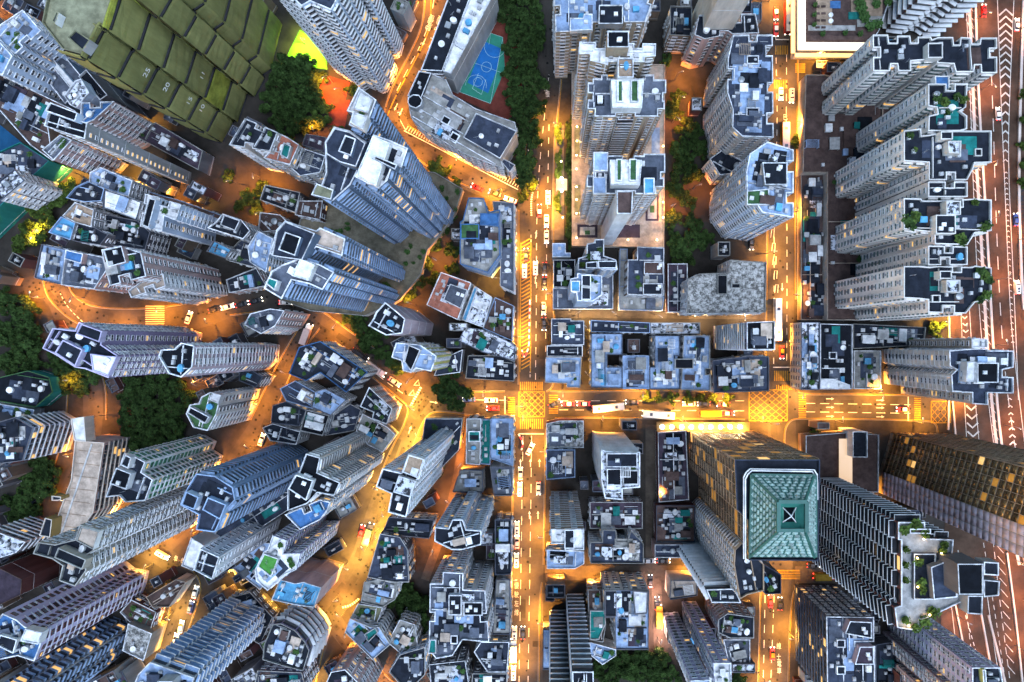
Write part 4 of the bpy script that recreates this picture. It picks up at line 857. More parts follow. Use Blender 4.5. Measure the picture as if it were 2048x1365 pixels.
B('brown slatted annex with teal canopy south of the lane', [(1176,1180),(1205,1180),(1212,1250),(1206,1285),(1180,1280)], .05, 'brown', 'brown', lvl=2, houses=[([(1180,1222),(1211,1222),(1211,1250),(1198,1280),(1180,1280)],1.5,'teal','grey','canopy')])
B('white edged office roof with pergola stripes south of the lane', [(1209,1180),(1298,1182),(1297,1300),(1232,1300),(1230,1236),(1210,1236)], .075, 'off', 'ltblue', 'punch', lvl=2, parap='white', houses=[([(1210,1182),(1233,1182),(1233,1234),(1210,1234)],1,'dark','white'),([(1266,1182),(1296,1185),(1294,1228),(1270,1230)],2,'white','grey')])
B('left tower of the pair with ladder white floors, bottom centre', [(1101,1219),(1131,1219),(1133,1300),(1101,1300)], .24, 'black', 'dark', 'rib', base=True, rd=.45, rh=.25, fh=4.2, name='office_tower', lit=0)
B('right tower of the pair with ladder white floors, bottom centre', [(1134,1187),(1166,1187),(1168,1300),(1136,1300)], .24, 'black', 'dark', 'rib', base=True, rd=.45, rh=.25, fh=4.2, name='office_tower', lit=0)
B('small pale roofs left of the ladder striped pair', [(1086,1260),(1100,1260),(1100,1340),(1086,1340)], .03, 'grey', 'ltblue', 'blank', lvl=2)
B('pale corner roofs between ladder pair and office roof', [(1180,1285),(1232,1300),(1232,1312),(1205,1330),(1180,1310)], .03, 'off', 'ltblue', 'blank', lvl=2)
B('orange lit slab with striped west wall and grey roof', [(1653,1234),(1748,1235),(1748,1284),(1710,1284),(1710,1293),(1750,1293),(1750,1400),(1655,1400)], .117, 'dkgrey', 'mid', 'band', lvl=1, parap='white', side=[(0,1,'punch')], band='grey', pitch=2.6, houses=[([(1700,1243),(1744,1245),(1744,1278),(1690,1268)],3,'dark','mauve'),([(1720,1294),(1748,1294),(1748,1330),(1710,1330)],3,'purple','mauve'),([(1674,1280),(1691,1280),(1691,1296),(1674,1296)],.7,'dark','white','light_well'),([(1674,1333),(1691,1333),(1691,1350),(1674,1350)],.7,'dark','white','light_well')])
balc, balcP, balch = B('dark zigzag balcony tower with white garden roof', [(1797,1045),(1850,1045),(1850,1078),(1907,1080),(1905,1108),(1912,1128),(1935,1160),(1932,1200),(1865,1232),(1842,1240),(1838,1262),(1795,1256),(1790,1216),(1803,1212),(1803,1080),(1797,1080)], .25, 'maroon', 'stone', 'balc', panel='black', lvl=1, auto=False, clutter=False, parap='white',
  houses=[([(1828,1108),(1872,1108),(1872,1200),(1828,1200)],.6,'dark','dkgrey','deck'),([(1820,1058),(1862,1058),(1862,1068),(1820,1068)],.8,'brown','dkgrey','deck'),([(1862,1135),(1900,1120),(1915,1130),(1915,1195),(1868,1200)],3,'mid','dkgrey','club_house'),([(1915,1128),(1967,1128),(1967,1190),(1918,1190)],11,'black','dkgrey','plant_room'),([(1968,1124),(1998,1126),(1998,1152),(1968,1150)],4,'dark','grey'),([(1968,1160),(2000,1163),(1998,1192),(1968,1195)],4,'dark','grey'),([(1936,1192),(1966,1192),(1965,1230),(1935,1228)],4,'dark','grey')])
gold, goldP, goldh = B('bronze glass office tower with white tiled end wall at the right edge', [(1782,866),(1900,868),(1900,1000),(1776,992),(1757,985),(1759,941)], .32, 'concrete', 'mid', 'glass', base=True, name='office_tower', cat='tower', glass=M_GOLDGLASS, band='tan', panel='mauve', lit=.05, pw=2.4, fh=3.4, side=[(-.9,-.45,'tile'),(0,-1,'tile')])
B('brown deck with glowing pool of light left of the bronze tower', [(1612,872),(1690,866),(1758,870),(1757,985),(1690,985),(1640,960),(1612,940)], .03, 'brown', 'brown', 'blank', lvl=1, pal='dark', clutter=False, name='podium', cat='podium')
B('white cooling plant box with four fans on the brown deck', [(1706,864),(1735,864),(1735,915),(1706,915)], .05, 'white', 'dark', 'blank', lvl=0, clutter=False, name='cooling_plant', cat='plant box')
B('lilac tower with grid walls in the bottom right corner', [(1945,1336),(2001,1336),(2012,1400),(1945,1400)], .20, 'lilac', 'dark', 'punch', lvl=2, parap='white', pitch=2.8, houses=[([(1965,1340),(1972,1340),(1974,1368),(1967,1368)],1.5,'olive','yellow','skylight')])
B('second lilac tower cut by the bottom edge', [(1765,1262),(1835,1268),(1840,1330),(1770,1330)], .21, 'mauve', 'dark', 'punch', base=True, pitch=2.8)
B('dark low deck right of the orange lit slab', [(1752,1290),(1790,1285),(1815,1330),(1810,1400),(1752,1400)], .03, 'dkgrey', 'dark', 'blank', lvl=2, pal='dark')

# clusters of trees: (label, counted from, kind, (px, py, radius px))
TG = [
 ('tree of the dark belt beside the sports court', 'top', 0, [(1045,-12,44),(1020,25,34),(1060,45,38),(1030,78,34),(1066,88,30),(1048,122,40),(1022,150,26),(1062,165,34),(1035,195,34),(1066,215,28),(1048,250,36),(1068,275,24),(1040,288,28),(1050,330,30),(1054,362,28)]),
 ('tree of the dark grove under the netted tower', 'top', 0, [(570,140,38),(605,130,30),(560,175,36),(600,175,42),(632,160,24),(548,210,34),(585,215,38),(622,205,26),(560,245,30),(595,255,28)]),
 ('bushy green tree in the orange lit garden', 'top', 3, [(632,240,28),(650,215,18),(705,178,16),(640,290,18),(580,290,20),(672,262,14)]),
 ('tree in the strip park between brown towers and slabs', 'top', 0, [(1332,120,15),(1318,172,14),(1355,190,16),(1345,222,24),(1380,262,28),(1362,300,30),(1395,300,24),(1368,338,30),(1392,350,20),(1350,380,24),(1378,400,20),(1345,440,22),(1385,450,22),(1352,485,26),(1382,490,30),(1410,480,22),(1365,515,24)]),
 ('street tree in the row north of the bus', 'west', 3, [(1293,795,13),(1318,797,14),(1345,796,15),(1378,797,14),(1402,796,12),(1426,797,13),(1456,798,14)]),
 ('dark tree on the wooded slope at the left edge', 'top', 0, [(15,605,36),(50,640,36),(10,670,38),(55,690,38),(20,725,36),(62,735,26),(110,720,22),(140,735,32),(175,748,28),(125,765,28),(158,775,20)]),
 ('olive tree beside the dark teal netted building', 'top', 4, [(60,470,34),(40,490,22),(112,400,24),(90,440,28),(135,375,22),(70,420,20)]),
 ('tree of the large park left of the green framed tower', 'top', 0, [(270,770,30),(310,765,32),(350,775,28),(255,805,30),(295,812,38),(340,815,34),(375,800,22),(265,845,32),(308,855,36),(345,850,30),(280,890,32),(320,890,30),(350,880,20),(255,875,20)]),
 ('shaggy tree on the slope at the lower left edge', 'top', 0, [(72,925,26),(90,950,28),(60,960,30),(85,985,28),(50,1000,28),(15,1010,26),(35,1035,24),(70,1020,18)]),
 ('tree by the small lit roundabout garden', 'top', 0, [(498,395,22),(520,378,18),(478,412,16),(510,415,16),(455,352,14)]),
 ('tree along the sunken walk of the slate estate', 'top', 0, [(845,530,22),(870,490,16),(890,460,14),(905,430,14),(812,545,16),(835,565,18),(815,590,20),(870,560,18),(885,580,16),(905,500,18),(905,540,16),(790,630,16)]),
 ('tree on the bank above the diagonal road', 'west', 0, [(700,640,22),(722,655,24),(748,672,24),(730,690,20),(762,705,20),(782,722,20),(800,735,18),(770,660,18)]),
 ('tree behind the diagonal ladder of parking lines', 'west', 3, [(872,332,20),(890,342,15),(912,365,12)]),
 ('tree of the leafy yard beside the teal pool roof', 'top', 0, [(815,1178,18),(800,1200,26),(830,1205,30),(812,1232,30),(842,1238,22),(835,1270,22),(850,1300,18),(848,1205,18)]),
 ('tree of the wood at the bottom edge', 'west', 0, [(1195,1340,20),(1212,1320,26),(1225,1350,28),(1250,1318,28),(1262,1345,28),(1282,1310,28),(1300,1340,32),(1322,1318,22),(1335,1350,26),(1480,1360,18),(1462,1368,14)]),
 ('yellow lit tree against the highway at the right edge', 'top', 4, [(2047,190,12),(2050,240,14),(2047,290,14),(2052,330,16),(2046,365,14)]),
 ('small shrub tree in the garden strip beside the cream slabs', 'top', 4, [(1611,420,8),(1612,450,9),(1612,480,9),(1611,505,8),(1615,580,10),(1614,605,10),(1660,365,7)]),
 ('tree behind the tall white blue tower', 'top', 0, [(892,900,14),(882,925,14),(875,950,13),(893,870,12)])]
TREES = [t for g_ in TG for t in g_[3]] + [(903,782,40)]

def on_roof(root, h, kind, m, name, x, y, z, sx, sy, sz, ang=0.0):
    f = S*(1-h/H); return put(kind, m, name, root, (x-NX)*f-root.location.x, (NY-y)*f-root.location.y, h-1.05+z, sx*S, sy*S, sz, ang)
for x, y, sx, sy, c in ((1672,8,20,14,'blue'),(1712,30,26,14,'teal'),(1650,20,30,60,'tan'),(1665,55,90,10,'stone'),(1742,40,50,24,'concrete'),(1735,10,60,40,'tan'),(1640,75,50,10,'brown'),(1700,75,70,8,'brown')):
    on_roof(mall, mallh, 'box', rm(c), 'terrace_bed', x, y, .02+.01*(sx % 7), sx, sy, .3)
for i, (x, y, r) in enumerate(((1722,18,13),(1728,35,12),(1740,52,12),(1756,48,10),(1718,5,12),(1752,8,10),(1775,5,9),(1628,30,5),(1628,50,5),(1630,10,5),(1645,68,6),(1690,66,6),(1720,68,6))): on_roof(mall, mallh, 'plant', M_LEAFP, 'planter', x, y, .3, r*1.8, r*1.8, 2)
for x, y in ((1662,30),(1662,42)): on_roof(mall, mallh, 'cyl', rm('white'), 'round_table', x, y, .3, 9, 9, .8)
for i in range(8): on_roof(mall, mallh, 'box', rm('brown'), 'lounger', 1636+(i%2)*12, 12+(i//2)*14, .35, 8, 4, .3)

hop = [o for o in COL.objects if o.get('label', '').startswith('dark low houses left of the curved canopy')][0]
_f = S*(1-hop['_h']/H); _t = text_obj('roof_lettering', 'HOP', 2.6, M_WHITEP, hop); _t.location = ((512-NX)*_f-hop.location.x, (NY-1243)*_f-hop.location.y, hop['_h']+.3); _t.rotation_euler = (0, 0, math.radians(-6))

for x, y, sx, sy, c in ((1305,415,26,52,'purple'),(1305,415,18,44,'stone'),(1305,418,9,14,'green'),(1250,462,60,26,'purple'),(1250,462,48,16,'stone'),(1250,465,12,10,'green'),(1175,462,40,26,'purple'),(1175,462,30,16,'stone'),(1175,465,10,8,'green'),(1312,280,16,50,'ltblue'),(1155,280,12,60,'olive'),(1155,400,12,60,'olive')):
    on_roof(stp, stph, 'box', rm(c), 'paving_field', x, y, .05+.0137*(sx % 11), sx, sy, .12)
rr = random.Random(8)
for i in range(34):
    x, y = rr.choice(((rr.uniform(800,850), rr.uniform(470,530)), (rr.uniform(860,915), rr.uniform(370,420)), (rr.uniform(700,790), rr.uniform(560,610)), (rr.uniform(640,760), rr.uniform(440,500))))
    on_roof(ylp, ylph, 'plant', M_LEAFP, 'planter', x, y, 0, rr.uniform(6,13), rr.uniform(6,13), 2.2)
for i in range(7):
    t = i/6; on_roof(term, termh, 'box', rm('tan'), 'roof_seam', 178-50*t+4, 905+150*t, .02, 52, 1.2, .12, -.12)
on_roof(term, termh, 'box', rm('stone'), 'roof_ridge', 150, 980, .03, 3, 180, .3, -.33)
# ================================================================= GROUND, ROADS, MARKINGS
M_GROUND = mat('ground_paving', (.035,.031,.028), .9, .4, .12)
M_ASPH = mat('asphalt', (.052,.047,.043), .85, .45, .06)
M_ASPHR = mat('asphalt_red', (.075,.046,.033), .85, .45, .08)
M_PAVE = mat('pavement_concrete', (.10,.09,.08), .9, .35, .2)
M_KERB = mat('kerb_stone', (.14,.13,.12), .8, .2)
M_YEL = mat('paint_yellow', (.26,.16,.02), .7, .25, .8)
M_WHT = mat('paint_road_white', (.50,.48,.45), .7, .3, .9)
M_REDP = mat('paving_red', (.15,.04,.03), .85, .3, .3)
M_GRASS = mat('grass', (.06,.12,.02), .95, .5, .5)
def wpts(pts): return [G(x, y) for x, y in pts]
g = mesh_obj('ground', [(-900,-900,-.02),(900,-900,-.02),(900,900,-.02),(-900,900,-.02)], [(0,1,2,3)], [M_GROUND]); g['kind'] = 'structure'
_z = [0.0]
def smooth(pts, it=2):
    for _ in range(it):
        q = [pts[0]]
        for a, b in zip(pts, pts[1:]):
            q += [(a[0]*.75+b[0]*.25, a[1]*.75+b[1]*.25), (a[0]*.25+b[0]*.75, a[1]*.25+b[1]*.75)]
        pts = q+[pts[-1]]
    return pts
def ribbon(pts, wpx, z0, z1, m, name, kind='structure', off=0.0, sm=True, dash=None):
    """strip of width wpx (photograph px) along a line, shifted sideways by off px; z1>z0 gives it real height"""
    if sm and len(pts) > 2: pts = smooth(pts)
    P = [Vector(G(x, y)[:2]) for x, y in pts]; w2 = wpx*S/2; o = off*S
    L, R = [], []
    for i, p in enumerate(P):
        d = (P[min(i+1, len(P)-1)] - P[max(i-1, 0)]).normalized(); n = Vector((-d.y, d.x))
        L.append(p+n*(o+w2)); R.append(p+n*(o-w2))
    V, F = [], []
    def seg(l0, r0, l1, r1):
        b = len(V)
        if z1 > z0:
            for q in (l0, r0, r1, l1): V.append((q.x, q.y, z0))
            for q in (l0, r0, r1, l1): V.append((q.x, q.y, z1))
            F.extend([(b+4,b+5,b+6,b+7),(b,b+1,b+5,b+4),(b+1,b+2,b+6,b+5),(b+2,b+3,b+7,b+6),(b+3,b,b+4,b+7)])
        else:
            for q in (l0, r0, r1, l1): V.append((q.x, q.y, z0))
            F.append((b,b+1,b+2,b+3))
    if dash:
        on, gap = dash[0]*S, dash[1]*S; acc = 0; q = []
        D = [0]
        for a, b in zip(P, P[1:]): D.append(D[-1]+(b-a).length)
        def at(A, t):
            for i in range(len(D)-1):
                if D[i+1] >= t:
                    s = (t-D[i])/max(1e-6, D[i+1]-D[i]); return A[i].lerp(A[i+1], s)
            return A[-1]
        t = 0
        while t < D[-1]-on*.5:
            e = min(D[-1], t+on); seg(at(L, t), at(R, t), at(L, e), at(R, e)); t += on+gap
    else:
        for i in range(len(P)-1): seg(L[i], R[i], L[i+1], R[i+1])
    F = [f if True else f for f in F]
    me = mesh_obj(name, V, F, [m]); 
    if kind: me['kind'] = kind
    return me
ROADS = dict(
 A=([(1107,-30),(1102,60),(1096,150),(1085,250),(1075,350),(1071,450),(1071,800)], 64),
 Bb=([(1071,780),(1060,860),(1056,1100),(1054,1385)], 62),
 C=([(860,808),(1040,810),(1300,810),(1560,812),(1910,814)], 56),
 D=([(1566,-30),(1568,200),(1560,400),(1560,600),(1562,830),(1570,1000),(1552,1180),(1545,1390)], 56),
 E=([(876,-30),(866,60),(838,120),(800,190),(783,235),(806,280),(860,318),(940,360),(1070,402)], 50),
 F=([(50,585),(90,565),(118,600),(180,632),(260,645),(380,640),(470,606),(560,598),(612,625),(650,660),(700,692),(760,740),(820,785),(880,810)], 50),
 Gg=([(868,800),(838,838),(812,890),(790,950),(765,1010),(745,1070),(725,1130),(690,1182),(655,1225),(630,1280),(600,1390)], 52),
 Hh=([(622,640),(585,700),(556,760),(520,850),(480,905),(430,1000),(330,1090)], 36),
 I=([(105,560),(120,620),(165,700),(190,790),(180,900),(140,980),(110,1050),(70,1120),(30,1210)], 40),
 J=([(290,1095),(340,1120),(385,1170),(370,1230),(340,1300),(310,1390)], 42),
 K=([(655,1225),(700,1290),(760,1340),(810,1390)], 36))
ri = 0
for key, (pts, wd) in ROADS.items():
    ri += 1; ribbon(pts, wd, .010*ri, .010*ri, M_ASPH, 'road')
for pts, wd in (([(1303,850),(1303,1150)], 24), ([(1090,1146),(1420,1146)], 30), ([(1105,629),(1535,632)], 14), ([(1312,1150),(1318,1300)], 20), ([(931,830),(915,960),(890,1050),(850,1160)], 17), ([(1590,1150),(1760,1150)], 34)):
    ri += 1; ribbon(pts, wd, .010*ri, .010*ri, mat('lane_surface', (.07,.058,.048), .9, .4, .2), 'lane')
ri += 1
sheet('highway', [(1884,-30),(2400,-30),(2400,1800),(1890,1800),(1880,1150),(1905,880),(1893,300)], .010*ri, M_ASPHR)
ZM = .010*ri + .02
# repaired patches of darker asphalt
rp = random.Random(5)
for key, (pts, wd) in ROADS.items():
    for i in range(len(pts)-1):
        for _ in range(2):
            t = rp.random(); x = pts[i][0]*(1-t)+pts[i+1][0]*t+rp.uniform(-.3,.3)*wd; y = pts[i][1]*(1-t)+pts[i+1][1]*t+rp.uniform(-.2,.2)*wd
            dx, dy = pts[i+1][0]-pts[i][0], pts[i+1][1]-pts[i][1]; l = math.hypot(dx, dy); dx/=l; dy/=l
            a, b = rp.uniform(5,22), rp.uniform(4,8)
            sheet('road_patch', [(x+dx*a-dy*b,y+dy*a+dx*b),(x+dx*a+dy*b,y+dy*a-dx*b),(x-dx*a+dy*b,y-dy*a-dx*b),(x-dx*a-dy*b,y-dy*a+dx*b)], .15+.004*rp.random(), mat('asphalt_patch', (.036,.033,.031), .85, .3, .2))
ZM = max(ZM, .19)
mk = lambda *a, **k: ribbon(*a, **k)
def line(pts, wd=1.3, m=None, off=0, dash=None, name='road_marking', sm=True):
    global ZM
    ZM += .0004; return ribbon(pts, wd, ZM, ZM, m or M_WHT, name, 'structure', off, sm, dash)
# kerbs with yellow no-stopping lines
KERBS = [
 [(1128,-20),(1127,60),(1124,120),(1118,200),(1106,300),(1105,480),(1107,600),(1107,760),(1103,776),(1092,783)],
 [(1070,60),(1068,150),(1056,250),(1047,330),(1040,360)],[(1036,420),(1036,600),(1036,770)],
 [(1100,783),(1125,785),(1300,782),(1490,783)],[(1110,838),(1135,836),(1300,838),(1490,840)],[(1110,838),(1096,846),(1090,862),(1088,1000),(1086,1130)],
 [(1083,1165),(1078,1200),(1076,1370)],[(1026,862),(1024,1000),(1020,1370)],[(1012,835),(940,830),(900,824),(868,822),(852,832),(838,858),(812,930),(790,1000)],
 [(1010,782),(940,783),(905,780)],[(1590,700),(1588,765),(1594,785),(1612,791),(1700,790),(1880,793)],[(1592,600),(1591,400),(1596,240),(1597,110)],
 [(1535,280),(1533,500),(1530,700),(1530,770)],[(1570,900),(1570,860),(1580,842),(1600,838),(1860,842),(1872,850),(1874,866)],
 [(850,-20),(846,50),(818,110),(785,170),(768,220),(766,245)],[(900,-20),(890,55),(862,110)],[(815,250),(845,278),(900,305),(1000,345),(1040,362)],[(790,265),(830,320),(900,360),(960,385)],
 [(85,560),(95,600),(150,650),(230,672)],[(130,560),(150,600),(200,620),(330,618),(430,595)],[(460,632),(560,620),(585,650)],[(580,590),(640,620),(700,665),(760,705)],[(640,690),(700,722),(770,775),(800,800)],
 [(800,800),(818,815),(808,850),(780,900),(760,950)],[(640,655),(605,700),(575,760),(540,850)],[(600,650),(570,700),(540,755),(500,840)],
 [(620,1215),(648,1235),(655,1260),(640,1320),(630,1370)],[(700,1285),(740,1320),(790,1370)],
 [(170,700),(212,760),(212,840)],[(135,780),(130,860),(100,960),(50,1080)],[(355,1120),(405,1160),(392,1215),(365,1290)],[(330,1165),(345,1200),(320,1290)],
 [(1595,1165),(1580,1200),(1575,1370)],[(1520,1180),(1515,1370)]]
for kx, pts in enumerate(KERBS):
    ribbon(pts, 1.5, 0.0, .20+.0006*kx, M_KERB, 'kerb', 'structure')
    line(pts, .9, M_YEL, off=2.2, name='yellow_line')
# lane lines
for pts, off, d in (([(1098,150),(1087,250),(1077,350),(1073,450),(1073,590),(1071,760)], 0, (14,12)), ([(1098,250),(1094,450),(1092,600),(1091,760)], 0, (12,14)),
  ([(1046,872),(1044,1000),(1038,1370)], 0, (18,14)), ([(1063,872),(1062,1000),(1056,1370)], 0, (18,14)), ([(1118,802),(1490,802)], 0, (18,14)),([(1118,820),(1490,822)], 0, (18,14)),
  ([(1612,807),(1820,810)], 0, (18,10)),([(1612,824),(1820,827)], 0, (18,10)),([(1550,20),(1552,130),(1555,250),(1548,400),(1548,600),(1547,740)], 0, (12,12)),([(1573,110),(1572,250),(1574,500),(1573,740)], 0, (14,12)),
  ([(1548,1190),(1541,1370)], 0, (16,14)),([(1530,1190),(1526,1370)], 0, (16,14)),([(868,0),(862,40),(840,95),(810,150),(785,200)], 0, (18,12)),([(940,800),(1012,801)], 0, None),([(120,585),(135,615),(170,648)], 0, (6,4)),
  ([(800,240),(812,262)], 0, None),([(700,705),(760,755),(810,790)], 0, (14,10)),([(1062,470),(1062,640),(1060,760)], 0, (6,3))):
    line(pts, 1.2, None, off, d)
line([(862,-20),(862,50),(846,92),(815,150),(790,195),(772,240)], 2.0, M_YEL, name='yellow_line')
line([(1010,793),(1010,828)], 2.2); line([(1038,868),(1088,868)], 2.2); line([(1816,794),(1816,842)], 2.2); line([(1546,735),(1590,735)], 2); line([(1548,80),(1578,80)], 2)
line([(842,775),(828,800),(822,812)], 4.5, dash=(3,2)); line([(1056,300),(1066,330)],2); line([(1066,385),(1062,400),(1063,432)], 3, dash=(2.5,2)); line([(685,1215),(702,1211),(718,1198)], 4, dash=(3,2))
def zebra(x0, y0, x1, y1, n, horizontal, m=None):
    global ZM; ZM += .0004
    for i in range(n):
        t0, t1 = i/n, (i+.5)/n
        if horizontal: pts = [(x0+(x1-x0)*t0,y0),(x0+(x1-x0)*t1,y0),(x0+(x1-x0)*t1,y1),(x0+(x1-x0)*t0,y1)]
        else: pts = [(x0,y0+(y1-y0)*t0),(x1,y0+(y1-y0)*t0),(x1,y0+(y1-y0)*t1),(x0,y0+(y1-y0)*t1)]
        sheet('road_marking', pts, ZM, m or M_YEL)
zebra(1040,764,1087,781,12,True); zebra(1040,838,1088,858,12,True); zebra(1016,795,1030,828,9,False); zebra(1098,790,1116,830,9,False); zebra(1597,790,1612,838,11,False); zebra(1828,796,1841,842,11,False)
zebra(1548,742,1586,762,9,True); zebra(1550,92,1577,110,8,True); zebra(1548,160,1576,178,8,True); zebra(1590,128,1610,148,5,False); zebra(1552,1140,1600,1160,6,False); zebra(1552,770,1586,780,9,True)
def boxj(x0, y0, x1, y1, n):
    for p in ([(x0,y0),(x1,y0)],[(x1,y0),(x1,y1)],[(x1,y1),(x0,y1)],[(x0,y1),(x0,y0)]): line(p, 1.6, M_YEL, name='yellow_box_line')
    w_, h_ = x1-x0, y1-y0
    for i in range(1, 2*n):
        t = i/n
        a = (x0+w_*min(1,t), y0+h_*max(0,t-1)); b = (x0+w_*max(0,t-1), y0+h_*min(1,t)); line([a,b], 1.1, M_YEL, name='yellow_box_line')
        a = (x1-w_*min(1,t), y0+h_*max(0,t-1)); b = (x1-w_*max(0,t-1), y0+h_*min(1,t)); line([a,b], 1.1, M_YEL, name='yellow_box_line')
boxj(1038,784,1089,834,4); boxj(1498,780,1574,842,5); boxj(1862,803,1900,846,3)
# hatched yellow island on the main street
for i in range(34): line([(1043,488+i*7.6),(1060,478+i*7.6)], 2.2, M_YEL, name='hatch_line', sm=False)
line([(1042,486),(1040,745)], 1.6, M_YEL); line([(1062,486),(1061,745)], 1.6, M_YEL)
# ladder strip of lit slabs along the diagonal road
for i in range(46):
    t = i/45; x, y = 812+(1040-812)*t, 258+(375-258)*t; line([(x,y+3),(x+5,y-5)], 1.5, M_WHT, name='parking_line', sm=False)
line([(808,262),(1036,380)], 1.6); line([(816,252),(1044,368)], 1.6, M_YEL)
def arrow(x, y, ang, L=16, m=None):
    """straight-ahead arrow, ang in degrees clockwise from up on the picture"""
    global ZM; ZM += .0004; a = math.radians(ang); ux, uy = math.sin(a), -math.cos(a); vx, vy = -uy, ux
    q = [(-.8,-L/2),(.8,-L/2),(.8,L*.15),(2.6,L*.15),(0,L/2),(-2.6,L*.15),(-.8,L*.15)]
    sheet('road_marking', [(x+p*vx+r*ux, y+p*vy+r*uy) for p, r in q], ZM, m or M_WHT)
for a in ((1041,926,0),(1061,926,0),(1079,926,0),(1059,1030,0),(1076,1030,0),(1660,798,90),(1660,815,90),(1660,833,90),(1760,801,90),(1760,816,90),(1760,834,90),(1564,575,180),(1563,670,180),(848,85,205),(862,90,205),(792,215,205),(802,225,205),(868,805,100),(820,860,20),(1072,470,5),(1071,560,5)): arrow(*a)
for x, y in ((834,766),(824,786)):
    line([(x-6,y+5),(x+3,y-6),(x+5,y+5),(x-6,y+5)], 1.2, sm=False)
for x, y in ((1541,468),(1543,495),(1545,522),(1547,550),(1549,578)): line([(x,y+8),(x+2,y-8),(x+7,y-8),(x+6,y+8)], 1.2, sm=False)
for p in ([(1030,350),(1045,352),(1035,360),(1030,350)],): line(p, 1.2, sm=False)
def road_text(txt, x, y, size, ang, m=None):
    global ZM; ZM += .0004
    o = text_obj('road_lettering', txt, size*S, m or M_WHT); p = G(x, y); o.location = (p.x, p.y, ZM); o.rotation_euler = (0, 0, math.radians(ang)); o.scale = (1, 1.5, 1); o['kind'] = 'structure'
for t, x, y in (('慢',863,38),('駛',858,53),('慢',880,40),('駛',876,56)): road_text(t, x, y, 12, 158)
for t, x, y in (('線',1557,1293),('士',1557,1315),('電',1558,1328),('車',1558,1342)): road_text(t, x, y, 9, 0)
for t, x, y in (('巴',1570,236),('士',1570,255)): road_text(t, x, y, 9, 0)
for t, x, y in (('慢',1033,1172),('駛',1033,1190),('左',1033,1208),('線',1033,1226)): road_text(t, x, y, 9, 0)
for t, x, y in (('慢',1092,178),('慢',1095,190)): road_text(t, x, y, 9, 0)
for t, x, y in (('學',352,1118),('校',366,1122)): road_text(t, x, y, 8, -20)
# highway lines
HW = lambda x0, x1, x2: [(x0,-30),(x0+4,150),(x1,500),(x2,900),(x2+25,1100)]
line([(1937,-10),(1944,150),(1950,300),(1958,420),(1966,560),(1975,720),(1990,880),(2012,1010),(2038,1130)], 6, mat('barrier_concrete', (.5,.42,.38), .8, .2), name='central_barrier')
ribbon([(1948,-20),(1953,150),(1961,300),(1969,420),(1977,560),(1984,700),(1998,880),(2022,1010),(2050,1130)], 4.5, .2, .95, mat('barrier_concrete', (.5,.42,.38), .8, .2), 'concrete_barrier', 'structure')
ribbon([(2046,-20),(2040,150),(2036,300),(2036,420),(2041,560),(2046,620)], 5.0, .2, .95, mat('barrier_concrete', (.5,.42,.38), .8, .2), 'concrete_barrier', 'structure')
ribbon([(1895,860),(1898,640),(1893,600)], 3.0, .2, .9, mat('barrier_concrete', (.5,.42,.38), .8, .2), 'concrete_barrier', 'structure')
ribbon([(1903,800),(1912,900)], 3.0, .2, .9, mat('barrier_concrete', (.5,.42,.38), .8, .2), 'concrete_barrier', 'structure')
line([(1980,100),(1986,250),(1990,400),(1998,600),(2010,760),(2030,900)], 1.6, dash=(26,20))
line([(1994,0),(2001,200),(2007,330),(2018,600),(2026,700),(2050,900)], 1.4); line([(2027,0),(2018,200),(2015,330),(2028,600),(2036,800)], 1.4)
def chevrons(pts, n, up=True, wd=3.4):
    for i in range(n):
        t = (i+.5)/n*(len(pts)-1); j = min(len(pts)-2, int(t)); s = t-j
        (x0,y0,w0), (x1,y1,w1) = pts[j], pts[j+1]; x, y, w_ = x0+(x1-x0)*s, y0+(y1-y0)*s, w0+(w1-w0)*s; d = w_*.45*(1 if up else -1)
        line([(x-w_/2,y+d*.8),(x,y-d*.2),(x+w_/2,y+d*.8)], wd*min(1, w_/14), sm=False, name='chevron')
chevrons([(2011,15,28),(2010,150,20),(2010,330,9)], 19); chevrons([(2011,340,6),(2017,500,5),(2025,690,6)], 30, wd=4)
chevrons([(2018,790,7),(2026,900,14),(2040,1000,18)], 15); chevrons([(1928,630,9),(1936,740,15),(1946,880,24)], 16, up=False)
line([(1921,620),(1928,800),(1933,890)], 1.3); line([(1938,620),(1949,800),(1958,890)], 1.3)
for (xa, ya, xb, yb) in ((1930,20,1946,55),(1931,40,1947,75)): line([(xa,ya),(xb,yb)], 1.2)
for i in range(62):
    y = 10+i*17.5; x = 1932+ (y/900)**2*40 + y*.018
    line([(x,y),(x+17,y+17)], 1.3, sm=False, name='hatch_line')
line([(1931,0),(1940,200),(1947,420),(1958,640),(1975,800),(1992,930)], 1.2)
line([(1960,1050),(1985,1200),(2010,1365)], 1.4, dash=(10,8)); line([(1930,1230),(1950,1300),(1970,1365)], 1.6, dash=(8,6))
road_text('TRAMWAYS', 2045, 428, 26, -90, wm('black')); road_text('LIMITED', 2047, 522, 26, -90, wm('black'))
ribbon([(2010,1370),(1990,1290),(1975,1230)], 4, .2, .9, mat('barrier_concrete', (.5,.42,.38), .8, .2), 'concrete_barrier', 'structure')
for pts in ([(1905,1190),(1925,1290),(1945,1385)],[(1955,1195),(1972,1290),(1990,1385)],[(2012,1105),(2030,1240),(2045,1385)]):
    ribbon(pts, 3.2, .2, .95, mat('barrier_concrete', (.5,.42,.38), .8, .2), 'concrete_barrier', 'structure')
line([(1915,1100),(1935,1240),(1950,1385)], 1.4, dash=(12,9)); line([(1985,1080),(2003,1240),(2022,1385)], 1.4, dash=(14,10)); line([(1895,1150),(1912,1300),(1925,1385)], 1.3); line([(1968,1150),(1988,1300),(2003,1385)], 1.3)
for i in range(12): line([(1992+i*2.1,1090+i*22),(2006+i*2.1,1106+i*22)], 1.2, sm=False, name='hatch_line')
